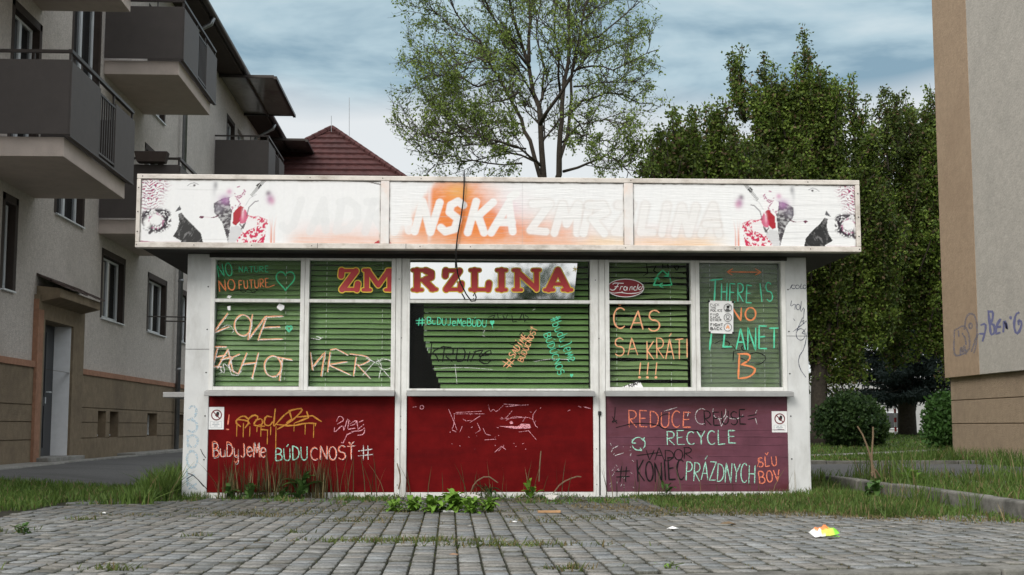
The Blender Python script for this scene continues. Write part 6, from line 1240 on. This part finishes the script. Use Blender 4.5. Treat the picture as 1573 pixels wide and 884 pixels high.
weed('dark drooping weed left of the middle of the red panel', gx(748, 12.05), 12.05, .20, 14, (np.array([.03, .06, .02]), np.array([.05, .09, .03])), 6, .3, .8)
weed('weed before the purple panel among dry stalks', gx(1022, 12.05), 12.05, .20, 12, DK, 7, .3, .5)
for i, (p, yy, s) in enumerate(((636, 10.15, .075), (664, 10.05, .085), (698, 10.1, .115), (724, 9.95, .08), (752, 10.1, .075), (606, 10.2, .06))):
    weed(['bright leafy clump on the paving, leftmost but one of its row', 'low bright weed on the paving below the middle post', 'largest bright weed of the row before the middle panel', 'low bright weed right of the largest of its row', 'last bright weed at the right end of its row', 'small bright weed at the left end of its row'][i], gx(p, yy), yy, s * 2.0, 56, LT, 20 + i, .40, .55)
weed('broad leaved dock growing by the end of the raised kerb', gx(1345, 11.2), 11.2, .27, 24, DK, 31, .45, .7)
weed('dense low weed tuft on the far left of the paving', gx(40, 8.2), 8.2, .10, 34, DK, 32, .3, .6)
weed('bright leafy weed on the verge behind the raised kerb', gx(1400, 12.1), 12.1, .25, 20, LT, 33, .3, .4)
weed('small weed at the bottom edge of the paving', gx(1025, 6.05), 6.05, .05, 16, LT, 34, .25, .5)
# dry stalks and seeded grass stems
t = thing('dry_stalks', (gx(1340, 12.6), 12.6, .1), 'two bare brown stalks standing behind the raised kerb', 'plant')
for pts in ([(1345, 735), (1338, 705), (1331, 683), (1325, 668), (1317, 655)], [(1340, 732), (1339, 700), (1341, 672), (1341, 656)], [(1338, 728), (1345, 722), (1352, 733)]):
    mb = MB(); mb.tube([tuple(atY(px, py, 12.6 + .02 * i)) for i, (px, py) in enumerate(pts)], [.011, .010, .009, .008, .007][:len(pts)], 6); mb.build('stalk', M['drystem'], t)
t = thing('dry_twig', (gx(305, 11.9), 11.9, 0), 'thin dark forked twig leaning on the foot of the left corner post', 'twig')
mb = MB()
for pts in ([(318, 752), (305, 738), (296, 730), (288, 727)], [(305, 738), (313, 748)], [(296, 730), (287, 736)], [(316, 704), (311, 697), (308, 690)]): mb.tube([tuple(atY(a, b, 11.98)) for a, b in pts], .004, 5)
mb.build('stem', M['ink'], t)
for i, pts in enumerate(([(722, 762), (728, 742), (748, 730), (765, 742)], [(850, 758), (862, 742), (885, 732), (893, 733)], [(612, 752), (616, 735), (610, 712)], [(828, 740), (829, 715), (831, 693)])):
    mb = MB(); mb.tube([tuple(atY(a, b, 12.1)) for a, b in smooth_(pts)], [.006] + [.006] * (2 * len(pts) - 2) + [.004], 5); tag(mb.build('grass_stalk', M['drystem']), ['arched dry stalk before the middle red panel, left of centre', 'bent dry stalk near the right end of the middle red panel', 'thin dry stalk before the post left of the middle panel', 'upright seed stalk before the middle red panel'][i], 'stalk', 'single dry stalks before the kiosk')
# ------------------------------------------------------------------ litter
n = 700; x = RNG.uniform(-3.2, 3.8, n); y = RNG.uniform(5.9, 11.6, n); k = (kside(x, y) > .22) & (RNG.random(n) < .25 + fbm(x, y, .8, 55)); x, y = x[k], y[k]; mb = MB()
for a, b in zip(x, y):
    r = random.uniform(.002, .0055); z = random.uniform(.000, .004); mb.add([(a - r, b - r * .6, z - .01), (a + r, b - r, z - .01), (a + r * .8, b + r, z - .01), (a - r * .7, b + r * .8, z - .01), (a, b, z + r * .5)], [(0, 1, 4), (1, 2, 4), (2, 3, 4), (3, 0, 4)])
tag(mb.build('grit', mat('pale_grit', (.30, .295, .28), .9, .4, 60)), 'pale grit strewn over the block paving', 'grit', kind='stuff')
p = atZ(1266, 826, .005); t = thing('crisp_packet', (float(p[0]), float(p[1]), .0), 'crumpled orange, white and lime green snack packet lying on the paving', 'litter')
px_, py_ = float(p[0]), float(p[1]); nu, nv = 22, 10; V = []; C = []; rg = np.random.default_rng(3)
for top in (1, 0):
    for j in range(nv + 1):
        for i in range(nu + 1):
            u, v = i / nu, j / nv; pf = math.sin(math.pi * u) ** .5 * math.sin(math.pi * v) ** .6 if 0 < u < 1 and 0 < v < 1 else 0
            crk = float(fbm(u * 5 + top * 9, v * 4, 1.5, 17)) - .5; x = (u - .5) * .165; y = (v - .5) * .085
            V.append((px_ + x * .96 - y * .2, py_ + x * .2 + y, .012 + ((.036 * pf + .050 * crk * pf) + .012 * u + .025 * max(0, u - .75) if top else -.006 * pf) + .006 * crk + (v * .022)))
            k = fbm(u * 3, v * 3, 1.3, 5); C.append((.78, .78, .76) if u < .12 + .35 * float(k) - .3 * (v - .3) else (.85, .24, .07) if v > .30 + .5 * (float(k) - .5) and u < .66 else (.62, .72, .10) if u < .80 else (.22, .62, .04))
nn = nu + 1; Q = [(t0 + j * nn + i, t0 + j * nn + i + 1, t0 + (j + 1) * nn + i + 1, t0 + (j + 1) * nn + i) for t0 in (0, nn * (nv + 1)) for j in range(nv) for i in range(nu)]
fastmesh('wrapper', V, Q, mat('printed_foil', (1, 1, 1), .35, .06, 30, attr='Col', spec=.5), np.array(C), t)
def scrap(px, py, s, m, label, name='litter_scrap', cat='litter', flat=.35):
    p = atZ(px, py, .004); mb = MB(); rg = random.Random(px); n = 9; c = (float(p[0]), float(p[1]), .010 + s * flat)
    ring = [(c[0] + math.cos(2 * math.pi * i / n) * s * rg.uniform(.6, 1.2), c[1] + math.sin(2 * math.pi * i / n) * s * rg.uniform(.5, 1.1), .006 + rg.uniform(0, s * flat)) for i in range(n)]; low = [(q[0], q[1], q[2] - .004) for q in ring]
    mb.add(ring + low + [c], [(i, (i + 1) % n, 2 * n) for i in range(n)] + [(i + n, (i + 1) % n + n, (i + 1) % n, i) for i in range(n)] + [tuple(range(2 * n - 1, n - 1, -1))]); tag(mb.build(name, m), label, cat, 'small litter on the paving')
scrap(1033, 813, .034, M['sticker'], 'crumpled white paper scrap on the paving right of centre')
scrap(790, 802, .022, M['sticker'], 'flat white paper scrap near the weeds before the middle panel', flat=.1)
scrap(722, 809, .018, M['concrete'], 'tiny pale crumb on the paving left of centre'); scrap(697, 853, .03, mat('brown_paper', (.30, .18, .11), .9), 'brown paper scrap in the mossy patch at the bottom', flat=.15)
scrap(160, 789, .016, M['sticker'], 'small white scrap on the paving far left'); scrap(1120, 806, .05, mat('dead_leaf', (.17, .12, .07), .9), 'curled dead leaf right of the white paper scrap', 'dead_leaf', 'leaf', .3)
scrap(728, 768, .05, mat('broken_plaster', (.50, .48, .45), .9, .2, 20), 'lump of broken plaster at the foot of the middle panel', 'plaster_lump', 'rubble', .9); scrap(848, 768, .07, mat('broken_plaster', (.50, .48, .45), .9, .2, 20), 'larger crumbled plaster lump at the right of the middle panel', 'plaster_lump', 'rubble', .6)
a, b = atZ(826, 787, .01), atZ(862, 787.5, .01); mb = MB(); mb.box(a[0], b[0], a[1] - .012, a[1] + .012, .004, .022); tag(mb.build('wood_stick', mat('raw_wood', (.42, .25, .13), .85, .2, 20), bevel=.003), 'short pale wooden stick lying on the paving before the middle panel', 'stick')
a, b = atZ(680, 786, .01), atZ(702, 786, .01); mb = MB(); mb.box(a[0], b[0], a[1] - .02, a[1] + .02, .004, .02); tag(mb.build('white_strip', M['sticker'], bevel=.003), 'short broken white strip lying among the bright weeds', 'litter')
